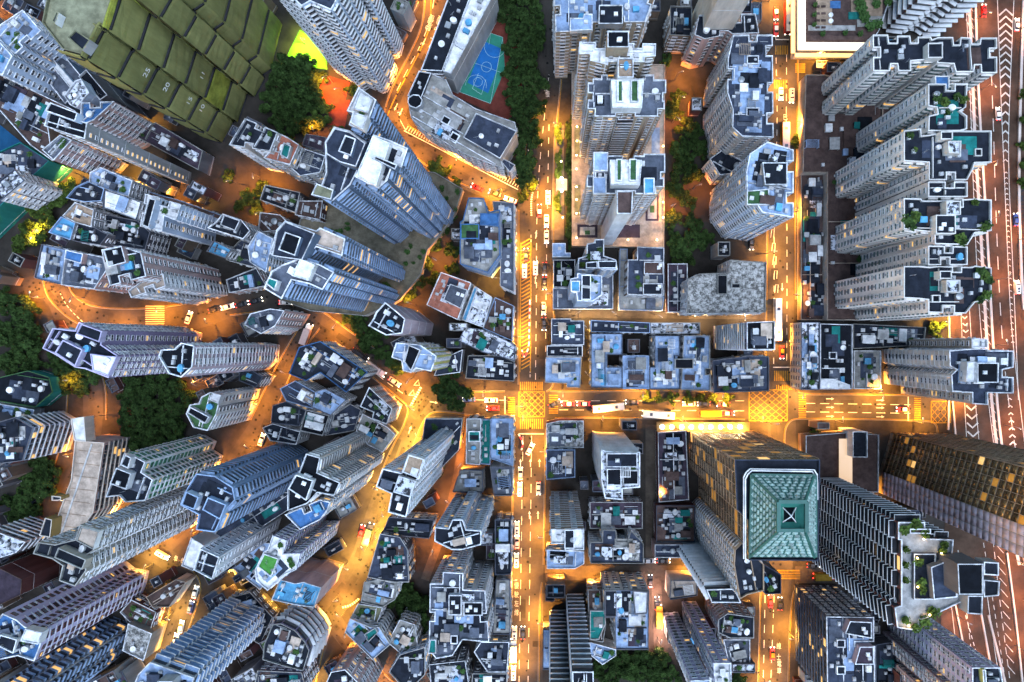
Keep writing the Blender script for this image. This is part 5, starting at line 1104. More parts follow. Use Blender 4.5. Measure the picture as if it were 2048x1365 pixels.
# manhole covers and drain lids
mv, mf = [], []
for key, (pts, wd) in ROADS.items():
    q = smooth(pts)
    for i in range(len(q)-1):
        for _ in range(2):
            t = rp.random(); c = G(q[i][0]*(1-t)+q[i+1][0]*t+rp.uniform(-.45,.45)*wd, q[i][1]*(1-t)+q[i+1][1]*t+rp.uniform(-.2,.2)*wd); r_ = rp.uniform(.3,.5); b_ = len(mv)
            mv += [(c.x+r_*math.cos(a*.785), c.y+r_*math.sin(a*.785), .262) for a in range(8)]; mf.append(tuple(range(b_, b_+8)))
o = mesh_obj('manhole_cover', mv, mf, [mat('iron', (.012,.012,.012), .7)]); o['kind'] = 'structure'
# sports court, playground, little squares
ri2 = .27
sheet('court_surround', [(955,30),(1030,40),(1060,120),(1020,245),(905,190),(900,160)], .22, M_REDP)
sheet('sports_court', [(965,62),(1006,75),(1010,140),(981,208),(920,185)], .232, mat('court_green', (.03,.20,.14), .8, .2))
sheet('sports_court', [(970,84),(1002,98),(992,146),(976,187),(935,166)], .244, mat('court_blue', (.015,.12,.36), .8, .2))
def circ(cx, cy, r, a0=0, a1=360, wd=.7):
    line([(cx+r*math.cos(math.radians(a)), cy+r*math.sin(math.radians(a))) for a in range(a0, a1+1, 15)], wd, mat('court_line', (.3,.5,.5), .8), sm=False, name='court_line')
circ(973,135,10); circ(952,172,21,180,380); circ(990,95,21,0,200); circ(956,165,9)
for p in ([(938,123),(1008,148)],[(945,178),(957,148)],[(963,190),(972,160)],[(945,178),(963,190)],[(982,64),(978,90)],[(966,62),(1006,76)],[(920,185),(981,208)],[(966,62),(920,185)],[(1006,76),(981,208)]): line(p, .7, mat('court_line', (.3,.5,.5), .8), sm=False, name='court_line')
sheet('playground_turf', [(600,60),(650,95),(655,140),(585,130),(575,110)], .05, mat('turf_lime', (.12,.33,.03), .9, .2))
sheet('garden_path', [(650,150),(700,165),(690,205),(640,215),(610,195)], .06, M_REDP)
sheet('garden_path', [(660,205),(700,200),(690,255),(655,250)], .07, M_REDP)
sheet('water', [(0,250),(52,292),(10,335),(-20,330)], .07, mat('pool_water', (.01,.06,.14), .1, .2))
sheet('water', [(1660,872),(1686,872),(1686,960),(1660,950)], 9.6, mat('pool_glow', (.5,.45,.4), emit=(1,.62,.30), es=.11))  # glowing sheet: the pool of light is put into the surface as emission
sheet('pavement', [(1102,480),(1128,480),(1128,250),(1108,250)], .05, M_PAVE)
sheet('pavement', [(1035,400),(1000,400),(1000,420),(1034,560)], .05, M_PAVE)
for i in range(10):
    sheet('crossing_step', [(206+i*4, 310+i*1.0),(209+i*4,311+i*1.0),(198+i*4,338+i*1),(195+i*4,337+i*1)], .08, mat('step_stone', (.4,.33,.2), .8, .2))
for i in range(9):
    sheet('step', [(292, 612+i*4.4),(330,612+i*4.4),(329,614+i*4.4),(291,614+i*4.4)], .26+.01*i, mat('step_stone', (.4,.33,.2), .8, .2))

# ================================================================= STREET LAMPS
M_BULB = mat('lamp_glow', (1,.8,.5), emit=(1,.66,.28), es=6)
M_BULBW = mat('lamp_glow_white', (1,.9,.7), emit=(1,.85,.6), es=8)
M_POLE = mat('lamp_pole', (.20,.20,.20), .5, .2, metal=.4)
def lamp_mesh():
    V, F = [], []
    n = 8
    def tube(pts):
        b = len(V)
        for (x, y, z, r, ax) in pts:
            for i in range(n):
                a = 2*math.pi*i/n
                if ax: V.append((x, y+r*math.cos(a), z+r*math.sin(a)))
                else: V.append((x+r*math.cos(a), y+r*math.sin(a), z))
        for q in range(len(pts)-1):
            for i in range(n): j=(i+1)%n; F.append((b+q*n+i,b+q*n+j,b+(q+1)*n+j,b+(q+1)*n+i))
    tube([(0,0,0,.16,0),(0,0,.5,.13,0),(0,0,8.2,.08,0)])
    return V, F
_V, _F = lamp_mesh()
POLE = bpy.data.meshes.new('pole'); POLE.from_pydata(_V, [], _F); POLE.materials.append(M_POLE)
def bxm(name, x0, x1, y0, y1, z0, z1, m, taper=0):
    me = bpy.data.meshes.new(name); V = [(x0,y0,z0),(x1,y0+taper,z0),(x1,y1-taper,z0),(x0,y1,z0),(x0,y0,z1),(x1,y0+taper,z1),(x1,y1-taper,z1),(x0,y1,z1)]
    me.from_pydata(V, [], [(0,3,2,1),(4,5,6,7),(0,1,5,4),(1,2,6,5),(2,3,7,6),(3,0,4,7)]); me.materials.append(m); return me
ARM = bxm('arm', 0, 1.5, -.06, .06, 8.1, 8.25, M_POLE); HEAD = bxm('lamp_head', 1.1, 2.1, -.22, .22, 8.1, 8.32, M_POLE, .06); BULB = bxm('bulb', 1.2, 2.0, -.17, .17, 8.0, 8.1, M_BULB)
NL = [0]; LIGHTS = {}; USED = {}
def near_label(x, y, noun='lamp'):
    p = G(x, y); q = sorted(((P, l) for P, l in NAMED), key=lambda t: edge_dist(p.x, p.y, t[0]))
    for P, l in q:
        cx, cy = holes_c([P])[0]; a = math.degrees(math.atan2(p.y-cy, p.x-cx)) % 360
        s = ('east','north-east','north','north-west','west','south-west','south','south-east')[int((a+22.5)//45) % 8]
        t = ' '.join(('%s %s of the %s' % (noun, s, l)).split()[:16])
        if t not in USED: USED[t] = 1; return t
def lamp(x, y, label, group, power=1.0, color=(1,.50,.10), rz=None, spot=True):
    p = G(x, y)
    for P in FOOT:
        if inside(p.x, p.y, P): return None
    if any(math.hypot(x-t[0], y-t[1]) < t[2]*.75 for t in TREES): return None
    NL[0] += 1
    r = empty('street_lamp', (p.x, p.y, 0), label, 'street lamp', group, rz if rz is not None else random.Random(NL[0]).uniform(0, 6.28))
    for nm, me in (('pole', POLE), ('arm', ARM), ('lamp_head', HEAD), ('bulb', BULB)): link(bpy.data.objects.new(nm, me), r)
    k = (round(power, 2), color)
    if k not in LIGHTS:
        ld = bpy.data.lights.new('street_light', 'SPOT'); ld.spot_size = math.radians(140); ld.spot_blend = .75; ld.shadow_soft_size = .35; ld.energy = LAMP_W*power; ld.color = color
        LIGHTS[k] = ld
    l = bpy.data.objects.new('street_light', LIGHTS[k]); link(l, r); l.location = (1.6, 0, 7.9)
    return r
ORD = ['first','second','third','fourth','fifth','sixth','seventh','eighth','ninth','tenth','eleventh','twelfth','thirteenth','fourteenth','fifteenth','sixteenth','seventeenth','eighteenth','nineteenth','twentieth']
def ordn(i): return ORD[i] if i < 20 else 'number %d' % (i+1)
WARM, AMB, PINKL, YELL = (1,.385,.045), (1,.31,.02), (1,.34,.11), (1,.48,.055)
LROWS = [('A','upper main street','north',1.15,WARM,84,33,1),('Bb','lower main street','north',1.1,WARM,84,31,1),('C','east west street','west',.95,WARM,78,29,1),
 ('D','wide street','north',1.15,WARM,84,28,1),('E','road beside the school','north',1.0,AMB,84,26,1),('F','curved road on the left','west',.95,AMB,90,26,1),('Gg','yellow street from the fork','north',1.0,YELL,84,26,1),
 ('Hh','narrow orange lane','north',.7,AMB,80,19,1),('I','road curving round the park','north',.55,AMB,84,22,1),('J','lower left lane','north',.85,YELL,75,21,1),('K','road at the bottom centre','north',.7,AMB,70,19,1)]
for key, where, end, pw, col, step, offp, both in LROWS:
    pts = smooth(ROADS[key][0]); acc = step*.4; side = 1; i = 0
    for a, b in zip(pts, pts[1:]):
        L_ = math.hypot(b[0]-a[0], b[1]-a[1]); t = 0
        while t + acc <= L_:
            t += acc; acc = step; u = t/L_; x, y = a[0]+(b[0]-a[0])*u, a[1]+(b[1]-a[1])*u; nx, ny = -(b[1]-a[1])/L_, (b[0]-a[0])/L_
            if -60 < y < 1420 and -60 < x < 2100:
                aw = math.atan2(ny*side, -nx*side)
                if lamp(x+nx*offp*side, y+ny*offp*side, '%s street lamp from the %s end of the %s' % (ordn(i), end, where), 'street lamps', pw, col, aw): i += 1
            side = -side
        acc -= (L_-t)
    
k = 0
for x, y in ((1303,880),(1305,930),(1302,985),(1304,1040),(1303,1100)): lamp(x+9, y, '%s lamp from the north in the alley east of the peeling tower' % ordn(k), 'alley lamps', .55, WARM); k += 1
k = 0
for x, y in ((1120,1150),(1190,1150),(1260,1150),(1340,1148),(1385,1140)): lamp(x, y, '%s lamp from the west in the cross lane below the slate roofs' % ordn(k), 'alley lamps', .6 if x < 1330 else 1.1, WARM); k += 1
k = 0
for x, y in ((1315,1190),(1320,1235),(1315,1275)): lamp(x, y, '%s lamp from the north in the neon lit lane' % ordn(k), 'alley lamps', .5, (1,.5,.35)); k += 1
k = 0
for x, y in ((928,870),(920,930),(905,1000),(885,1060),(868,1100)): lamp(x, y, '%s lamp from the north in the deep orange back lane' % ordn(k), 'alley lamps', .42, (1,.28,.02)); k += 1
k = 0
for x, y in ((1150,630),(1230,630),(1310,631),(1400,631),(1480,632)): lamp(x, y, '%s lamp from the west in the alley north of the central tenement block' % ordn(k), 'alley lamps', .4, (1,.6,.25)); k += 1
k = 0
for x, y in ((1175,660),(1175,700),(1175,750),(1303,660),(1364,700)): lamp(x, y, '%s small lamp in the gaps of the central tenement block' % ordn(k), 'alley lamps', .18, YELL); k += 1
k = 0
for x, y in ((1612,872),(1598,900),(1372,845),(1395,852),(1418,852),(1441,852),(1464,852)): lamp(x, y, '%s bright canopy lamp along the front of the teal pyramid tower' % ordn(k), 'canopy lamps', .5, WARM); k += 1
k = 0
for x, y in ((1950,40),(1962,180),(1972,330),(1975,440),(1990,560),(1992,690),(2008,850),(2035,980),(2030,1120),(2040,60),(2046,190),(2036,480),(2050,640),(2060,800),(1912,660),(1918,760),(1912,1230),(1950,1330),(2030,1290),(2045,1200),(2045,330)):
    lamp(x, y, '%s tall highway lamp counted down the highway at the right edge' % ordn(k), 'highway lamps', .3, PINKL); k += 1
k = 0
for x, y, pw, c in ((1350,160,.5,AMB),(1352,205,.35,AMB),(1345,245,.4,(1,.25,.02)),(1340,300,.35,(1,.25,.02)),(1345,415,.5,(1,.25,.02)),(1372,455,.35,(1,.25,.02)),(1385,130,.6,WARM),(1385,380,.3,(1,.25,.02))):
    lamp(x, y, '%s orange lamp from the north in the park between brown towers and cream walls' % ordn(k), 'park lamps', pw, c); k += 1
k = 0
for x, y in ((1153,262),(1153,290),(1152,318),(1152,345),(1152,380),(1152,405),(1152,432),(1152,480),(1253,484),(1310,484),(1322,300),(1322,340),(1322,375),(1322,410),(1322,440),(1125,372),(1122,330),(1125,440)):
    p = G(x, y); r = empty('garden_lamp', (p.x, p.y, 4.7), '%s small garden lamp around the lit stone podium' % ordn(k), 'garden lamp', 'garden lamps'); k += 1
    put('cyl', M_POLE, 'post', r, 0, 0, 0, .12, .12, 1.0); put('cyl', M_BULB, 'bulb', r, 0, 0, 1.0, .5, .5, .3)
    if 'gl' not in LIGHTS:
        ld = bpy.data.lights.new('garden_light', 'POINT'); ld.energy = LAMP_W*.012; ld.color = (1,.5,.15); ld.shadow_soft_size = .3; LIGHTS['gl'] = ld
    l = bpy.data.objects.new('garden_light', LIGHTS['gl']); link(l, r); l.location = (0, 0, 1.8)
k = 0
for x, y, pw, c in ((612,90,1.1,(.75,1,.12)),(665,165,.7,AMB),(690,190,.5,AMB),(620,230,.25,AMB),(590,290,.3,(1,.25,.02)),(640,275,.35,(1,.25,.02)),(160,350,.9,YELL),(220,325,.7,YELL),(290,365,.6,YELL),(360,385,.5,AMB),(420,405,.5,YELL),
    (90,470,.7,YELL),(85,490,.5,YELL),(545,380,.6,AMB),(520,355,.5,AMB),(480,370,.25,AMB),(535,430,.4,AMB),(840,520,.45,YELL),(800,560,.35,YELL),(815,480,.4,YELL),(870,520,.5,AMB),(862,560,.4,(1,.3,.02)),(830,610,.45,(1,.3,.02)),(740,620,.4,YELL),
    (280,250,.7,YELL),(330,262,.8,YELL),(380,290,.25,AMB),(20,60,.7,(1,.3,.05)),(10,30,.7,(1,.3,.05)),(410,770,.3,(1,.3,.02)),(390,900,.35,AMB),(440,985,.6,AMB),(260,880,.8,WARM),(245,1010,.7,WARM),(320,1060,.5,WARM),(640,1150,.4,AMB),(470,1130,.6,YELL),(560,1180,.5,YELL),
    (400,1060,.5,AMB),(380,720,.25,(1,.3,.02)),(340,680,.35,AMB),(900,300,.4,WARM),(1005,385,.7,YELL),(1002,560,.4,YELL),(760,330,.2,AMB),(1725,985,.6,WARM),(1700,940,.5,YELL),(1880,650,.9,YELL),(1740,785,.5,WARM),(1655,250,.4,YELL),(1640,120,1.0,WARM),(1700,110,.9,(1,.6,.5)),(1400,860,.7,WARM),(1450,895,.7,WARM),(1520,880,.8,WARM),
    (905,790,.5,WARM),(890,748,.5,(1,.7,.5)),(1610,640,.4,PINKL),(1610,700,.6,PINKL),(1608,760,.6,PINKL),(60,700,.2,YELL),(85,745,.5,(.5,1,.4)),(30,820,.4,YELL),(60,880,.4,AMB),(150,760,.35,AMB),(270,700,.3,AMB),(245,800,.5,AMB),(300,830,.25,AMB),(345,860,.3,AMB),(170,1100,.3,YELL),(20,590,.3,YELL),(700,1250,.5,AMB),(880,1360,.2,AMB),(1240,1355,.35,AMB),(772,1015,1.0,YELL),(758,1058,1.1,YELL),(738,1092,1.0,YELL),(842,872,.9,YELL),(806,925,.9,YELL),(830,812,.6,WARM),(676,1190,.6,AMB)):
    lamp(x, y, near_label(x, y), 'courtyard lamps', pw, c); k += 1
# glowing canopy of the shopping podium: a lit white edge
def glow_edge():
    pts = [(1603,-20),(1603,93),(1740,94)]
    z = .045*H; P = [((x-NX)*S*(1-z/H), (NY-y)*S*(1-z/H)) for x, y in pts]
    r = empty('lit_canopy', (P[0][0], P[0][1], 0), 'glowing white and yellow canopy edge around the brown roof garden', 'canopy')
    for (a, b) in zip(P, P[1:]):
        L_ = math.hypot(b[0]-a[0], b[1]-a[1]); an = math.atan2(b[1]-a[1], b[0]-a[0])
        put('box', mat('canopy_glow', (1,.8,.6), emit=(1,.74,.42), es=.28), 'light_band', r, (a[0]+b[0])/2-P[0][0], (a[1]+b[1])/2-P[0][1], z-.4, L_+2.4, 2.6, .9, an)
        put('box', mat('canopy_glow2', (1,.6,.3), emit=(1,.48,.10), es=.2), 'light_fascia', r, (a[0]+b[0])/2-P[0][0]+.6*math.sin(an)*0-2.2*(1 if a is P[0] else 0), (a[1]+b[1])/2-P[0][1]-2.2*(0 if a is P[0] else 1), z-3.2, L_+3, 1.4, .7, an)
glow_edge()
# row of canopy lights in front of the teal tower
cr = empty('entrance_canopy', (*G(1402,852)[:2], 0), 'long entrance canopy with a row of round white lights', 'canopy')
put('box', mat('canopy_roof', (.12,.09,.05), .6), 'canopy_roof', cr, 0, 0, 4.2, 34, 3.4, .3)
for i in range(9):
    put('cyl', M_BULBW, 'round_light', cr, -15+i*3.55, 0, 4.5, 1.5, 1.5, .35)
for i in range(5): put('cyl', M_STEEL, 'post', cr, -15+i*7.5, 1.2, 0, .25, .25, 4.2)
ld = bpy.data.lights.new('canopy_light', 'POINT'); ld.energy = LAMP_W*.045; ld.color = (1,.6,.2); ld.shadow_soft_size = .5
for i in range(4):
    l = bpy.data.objects.new('canopy_light', ld); link(l, cr); l.location = (-13+i*8.6, -.3, 6.2)
# ================================================================= TREES
M_LEAF = mat('leaves_dark', (.034,.066,.018), .8, .6, .55, contrast=(.40,.62,.30), rnd=.25)
M_LEAF2 = mat('leaves_green', (.06,.10,.022), .8, .6, .55, contrast=(.40,.62,.35), rnd=.25)
M_BARK = mat('bark', (.09,.06,.04), .9, .3, 2)
CROWNS = []
def crown_mesh(seed, m, n=2300):
    rg = np.random.RandomState(seed); lob = []
    for i in range(16):
        a = i*2.4+rg.rand(); r = (.12+.62*rg.rand())*(i > 0); lob.append((r*math.cos(a), r*math.sin(a), .30+.42*rg.rand(), .13+.15*rg.rand()))
    c = np.zeros((n, 3)); 
    for i in range(n):
        x, y, z, r = lob[rg.randint(len(lob))]
        d = rg.randn(3); d /= np.linalg.norm(d); d[2] = abs(d[2])*1.0 if rg.rand() < .8 else d[2]
        c[i] = (x, y, z) + d*r*(.65+.45*rg.rand())*np.array([1,1,.75])
    s = .034+.042*rg.rand(n); a = rg.rand(n)*6.28; tx = (rg.rand(n)-.5)*1.9; ty = (rg.rand(n)-.5)*1.9
    ca, sa = np.cos(a)*s, np.sin(a)*s
    off = [np.stack([ca, sa, tx*s], 1), np.stack([-sa*.7, ca*.7, ty*s], 1)]
    V = np.stack([c+off[0], c+off[1], c-off[0], c-off[1]], 1).reshape(-1, 3)
    me = bpy.data.meshes.new('crown'); me.from_pydata(V.tolist(), [], (np.arange(n)[:,None]*4+np.arange(4)).tolist()); me.materials.append(m); me.update(); return me
for sd_, m_ in ((1,M_LEAF),(2,M_LEAF),(3,M_LEAF),(4,M_LEAF2),(5,M_LEAF2)): CROWNS.append(crown_mesh(sd_, m_))
def trunk_mesh():
    V, F = [], []; n = 7
    def limb(p0, p1, r0, r1):
        b = len(V); d = (Vector(p1)-Vector(p0)).normalized(); s = d.orthogonal().normalized(); t = d.cross(s)
        for p, r in ((p0, r0), (p1, r1)):
            for i in range(n):
                a = 2*math.pi*i/n; V.append(tuple(Vector(p)+s*r*math.cos(a)+t*r*math.sin(a)))
        for i in range(n): j=(i+1)%n; F.append((b+i,b+j,b+n+j,b+n+i))
    limb((0,0,0),(0.01,0,.35),.045,.03)
    for i in range(5):
        a = i*1.26; limb((0.01,0,.33),(.3*math.cos(a),.3*math.sin(a),.62),.022,.008)
    me = bpy.data.meshes.new('trunk'); me.from_pydata(V, [], F); me.materials.append(M_BARK); return me
TRUNK = trunk_mesh()
def tree(x, y, r, label, group, kind=0, h=None, z0=0.0):
    rg = random.Random(int(x*7+y*13)); R = r*S*.9; hh = h or min(13, max(4, R*1.5)); p = G(x, y, hh*.55+z0)
    o = empty('tree', (p.x, p.y, z0), label, 'tree', group, rg.uniform(0, 6.28))
    c = link(bpy.data.objects.new('crown', CROWNS[kind if kind else rg.randrange(3)]), o); c.scale = (R*1.3, R*1.3*rg.uniform(.9,1.1), hh)
    t = link(bpy.data.objects.new('trunk', TRUNK), o); t.scale = (R*1.3, R*1.3, hh)
for lab, end, kind, pts in TG:
    q = sorted(pts, key=lambda t: t[1] if end == 'top' else t[0])
    for i, (x, y, r) in enumerate(q): tree(x, y, r, '%s %s, counted from the %s' % (ordn(i), lab, end), lab.replace('tree', 'trees', 1), kind)
tree(903, 782, 40, 'big round broadleaf tree overhanging the crossroads', 'single trees', 0, 12)
tree(1602, 285, 20, 'lone dark tree on the wide street pavement', 'single trees', 0)
tree(1873, 658, 20, 'lone tree in the yellow lit corner by the highway', 'single trees', 3)
tree(1045, 395, 14, 'small yellow lit tree at the mouth of the diagonal road', 'single trees', 4)
tree(1128, 565, 12, 'small lime tree on the main street pavement', 'single trees', 4)
tree(1628, 735+130, 12, 'small tree by the brown deck entrance', 'single trees', 3)
for i, (x, y) in enumerate(((1140,262),(1140,300),(1140,335),(1140,395),(1140,430),(1140,465))):
    p = G(x, y); o = empty('hedge', (p.x, p.y, 0), '%s clipped hedge block from the north beside the lit podium' % ordn(i), 'hedge', 'hedge blocks')
    c = link(bpy.data.objects.new('foliage', CROWNS[i % 3]), o); c.scale = (2.3, 7.5, 2.6)
for i, (x, y) in enumerate(((1117,268),(1118,320),(1118,350),(1115,405))):
    p = G(x, y); o = empty('hedge', (p.x, p.y, 0), '%s lime shrub bed from the north on the main street' % ordn(i), 'hedge', 'shrub beds')
    c = link(bpy.data.objects.new('foliage', CROWNS[4]), o); c.scale = (2.2, 5.5, 1.8)
# plants on the garden roof
for i, (x, y, r) in enumerate(((1808,1060,9),(1830,1050,11),(1850,1066,9),(1813,1100,6),(1812,1130,6),(1812,1160,6),(1835,1125,9),(1842,1165,9),(1845,1180,8),(1850,1245,10),(1868,1225,10),(1812,1240,7),(1832,1256,8),(1888,1090,7),(1885,1103,7))):
    z = balch; f = S*(1-z/H); X, Y = (x-NX)*f, (NY-y)*f; pl = put('plant', M_LEAF2, 'roof_shrub', balc, X-balc.location.x, Y-balc.location.y, z-1, r*S*1.9, r*S*1.9, 2.2, i)
gl2 = bpy.data.lights.new('roof_garden_light', 'POINT'); gl2.energy = LAMP_W*.002; gl2.color = (1,.65,.2); gl2.shadow_soft_size = .2
for x, y in ((1837,1118),(1838,1176),(1885,1108),(1820,1254),(1862,1232),(1850,1080)):
    z = balch+1.4; f = S*(1-z/H); l = bpy.data.objects.new('roof_garden_light', gl2); link(l, balc); l.location = ((x-NX)*f-balc.location.x, (NY-y)*f-balc.location.y, z)
    put('cyl', M_BULB, 'roof_lamp', balc, l.location.x, l.location.y, z-.9, .4, .4, .3)
# roof greenery on the cream slabs
def roofgreen(root, h, spots):
    for i, (x, y, r) in enumerate(spots):
        f = S*(1-h/H); put('plant', M_LEAF2 if i % 2 else M_LEAF, 'roof_shrub', root, (x-NX)*f-root.location.x, (NY-y)*f-root.location.y, h-1, r*S*1.8, r*S*1.8, 2.0, i*1.3)
byl = {o.get('label'): o for o in COL.objects if o.parent is None and o.get('category')}
for lab, sp in (('fifth cream slab', [(1815,440,12),(1830,435,12),(1822,452,10),(1968,455,9),(1975,450,8),(1920,478,11),(1926,484,9),(1950,405,7)]),('southernmost cream slab', [(1960,545,10),(1970,552,10),(1978,560,9),(1975,590,9),(1960,600,7)]),
     ('second cream slab', [(1875,198,9),(1890,205,9),(1915,195,8),(1928,200,8),(1895,225,6)]),('stepped tower with mossy', [(1180,515,8),(1192,520,7),(1200,500,6),(1165,530,6)]),('third cream slab', [(1820,272,7),(1830,300,5)])):
    for l_, o in byl.items():
        if l_ and l_.startswith(lab): roofgreen(o, o['_h'], sp)
# facade-sized scale roof of the teal tower
M_TEALT = mat('tile_teal', (.22,.34,.32), .4, .6, .5); M_TEALF = mat('frame_teal', (.02,.10,.085), .5, .2)
def teal_roof():
    z0 = tealh-.6; z1 = tealh+9
    def wr(x, y, z): f = S*(1-z/H); return Vector(((x-NX)*f, (NY-y)*f, z))
    a = [wr(x, y, tealh+1) for x, y in ((1503,950),(1630,952),(1630,1114),(1500,1114))]; b = [wr(x, y, z1) for x, y in ((1556,1003),(1612,1003),(1612,1064),(1556,1064))]
    off = teal.location; V = [tuple(v-off) for v in a]+[tuple(v-off) for v in b]
    mesh_obj('pyramid_roof', V, [(0,4,5,1),(1,5,6,2),(2,6,7,3),(3,7,4,0)], [mat('roof_tealdark', (.04,.12,.11), .6)], teal)
    for i in range(4):
        A, B_, C, D = a[i], a[(i+1)%4], b[(i+1)%4], b[i]; Vt, Ft = [], []
        nr = 9; no = (B_-A).cross(D-A).normalized(); no = no if no.z > 0 else -no
        for r_ in range(nr):
            t0, t1 = r_/nr+.01, (r_+.86)/nr
            l0, r0, l1, r1 = A.lerp(D, t0), B_.lerp(C, t0), A.lerp(D, t1), B_.lerp(C, t1); n = max(2, int((l0-r0).length/1.9))
            for c in range(n):
                s0, s1 = (c+.12)/n, (c+.88)/n; q = [l0.lerp(r0, s0), l0.lerp(r0, s1), l1.lerp(r1, s1), l1.lerp(r1, s0)]; m_ = (q[0]+q[2])/2+no*.55; k0 = len(Vt)
                Vt += [tuple(v-off+no*.03) for v in q]+[tuple(m_-off)]; Ft += [(k0,k0+1,k0+4),(k0+1,k0+2,k0+4),(k0+2,k0+3,k0+4),(k0+3,k0,k0+4)]
        o = mesh_obj('roof_tile', Vt, Ft, [M_TEALT], teal); o['kind'] = 'stuff'
    def bar(p, q, wd, ht, nm='roof_frame', m=None):
        d = q-p; L_ = d.length; u = d.normalized(); o = put('box', m or M_TEALF, nm, teal, *(((p+q)/2)-off), L_, wd, ht, 0)
        o.rotation_euler = (Vector((1,0,0)).rotation_difference(u)).to_euler()
    for i in range(4):
        bar(a[i], a[(i+1)%4], .9, .7); bar(a[i], b[i], .6, .6); bar(b[i], b[(i+1)%4], 1.0, .9)
    for s in (.52,):
        ins = [v.lerp((b[0]+b[2])/2, s)-Vector((0,0,2.5)) for v in b]
        mesh_obj('roof_pit', [tuple(v-off) for v in b]+[tuple(v-off) for v in ins], [(0,4,5,1),(1,5,6,2),(2,6,7,3),(3,7,4,0),(4,7,6,5)], [mat('pit_teal', (.04,.20,.16), .5)], teal)
        mesh_obj('roof_lantern', [tuple(v-off+Vector((0,0,.1)) + Vector(((v-(ins[0]+ins[2])/2).x*-.15,0,0))) for v in ins]+[tuple((ins[0]+ins[2])/2-off+Vector((0,0,2.2)))], [(0,1,4),(1,2,4),(2,3,4),(3,0,4)], [rm('black')], teal)
        cc = (ins[0]+ins[2])/2+Vector((0,0,2.25))
        for v in ins: bar(v+Vector((0,0,.2)), cc, .25, .2, 'lantern_rib', rm('white'))
    # curved rails round the top
    for k_, d in ((0, 0), (1, 3.6)):
        pts = [wr(x, y, tealh+.6) for x, y in ((1487+d,1118),(1487+d,955+d),(1492+d,945+d),(1500+d,938+d),(1628-d,940+d),(1634-d,950+d),(1635-d,1000))]
        for p, q in zip(pts, pts[1:]): bar(p, q, .3, .3, 'rail', rm('white'))
teal_roof()

# ================================================================= LOW SHEDS AND YARDS BETWEEN THE BLOCKS
def seg_d(x, y, pts):
    d = 1e9
    for (ax, ay), (bx, by) in zip(pts, pts[1:]):
        t = max(0, min(1, ((x-ax)*(bx-ax)+(y-ay)*(by-ay))/max(1e-9, (bx-ax)**2+(by-ay)**2))); d = min(d, math.hypot(x-ax-t*(bx-ax), y-ay-t*(by-ay)))
    return d
LANES = [(smooth(p), w_) for p, w_ in ROADS.values()] + [([(1303,850),(1303,1150)], 24), ([(1090,1146),(1420,1146)], 30), ([(1105,629),(1535,632)], 14), ([(1312,1150),(1318,1300)], 20), ([(931,830),(915,960),(890,1050),(850,1160)], 17), ([(1590,1150),(1760,1150)], 34)]
KEEP = [[(940,40),(1040,30),(1060,120),(1020,250),(900,190)],[(570,50),(700,60),(720,260),(560,260)],[(1100,100),(1335,110),(1335,500),(1100,500)],[(1880,-50),(2200,-50),(2200,1500),(1850,1500)],[(0,240),(60,290),(20,350),(-30,340)],[(180,300),(230,310),(225,345),(180,340)],[(280,605),(340,605),(335,660),(280,655)],[(1110,470),(1145,250),(1145,490)],[(430,330),(560,330),(560,420),(430,420)]]
SEG = np.array([(*a, *b, w_/2+4) for p_, w_ in LANES for a, b in zip(p_, p_[1:])])
TRA = np.array(TREES, float)
def near_lane(pts):
    q = np.array(pts)[:, None]; a = SEG[None, :, :2]; d = SEG[None, :, 2:4]-a
    t = np.clip(((q-a)*d).sum(2)/np.maximum(1e-9, (d*d).sum(2)), 0, 1); return bool((np.linalg.norm(q-a-t[..., None]*d, axis=2) < SEG[None, :, 4]).any())
FB = [(min(p[0] for p in P), min(p[1] for p in P), max(p[0] for p in P), max(p[1] for p in P)) for P in FOOT]
rf_ = random.Random(21); PLACED = []; n_in = 0
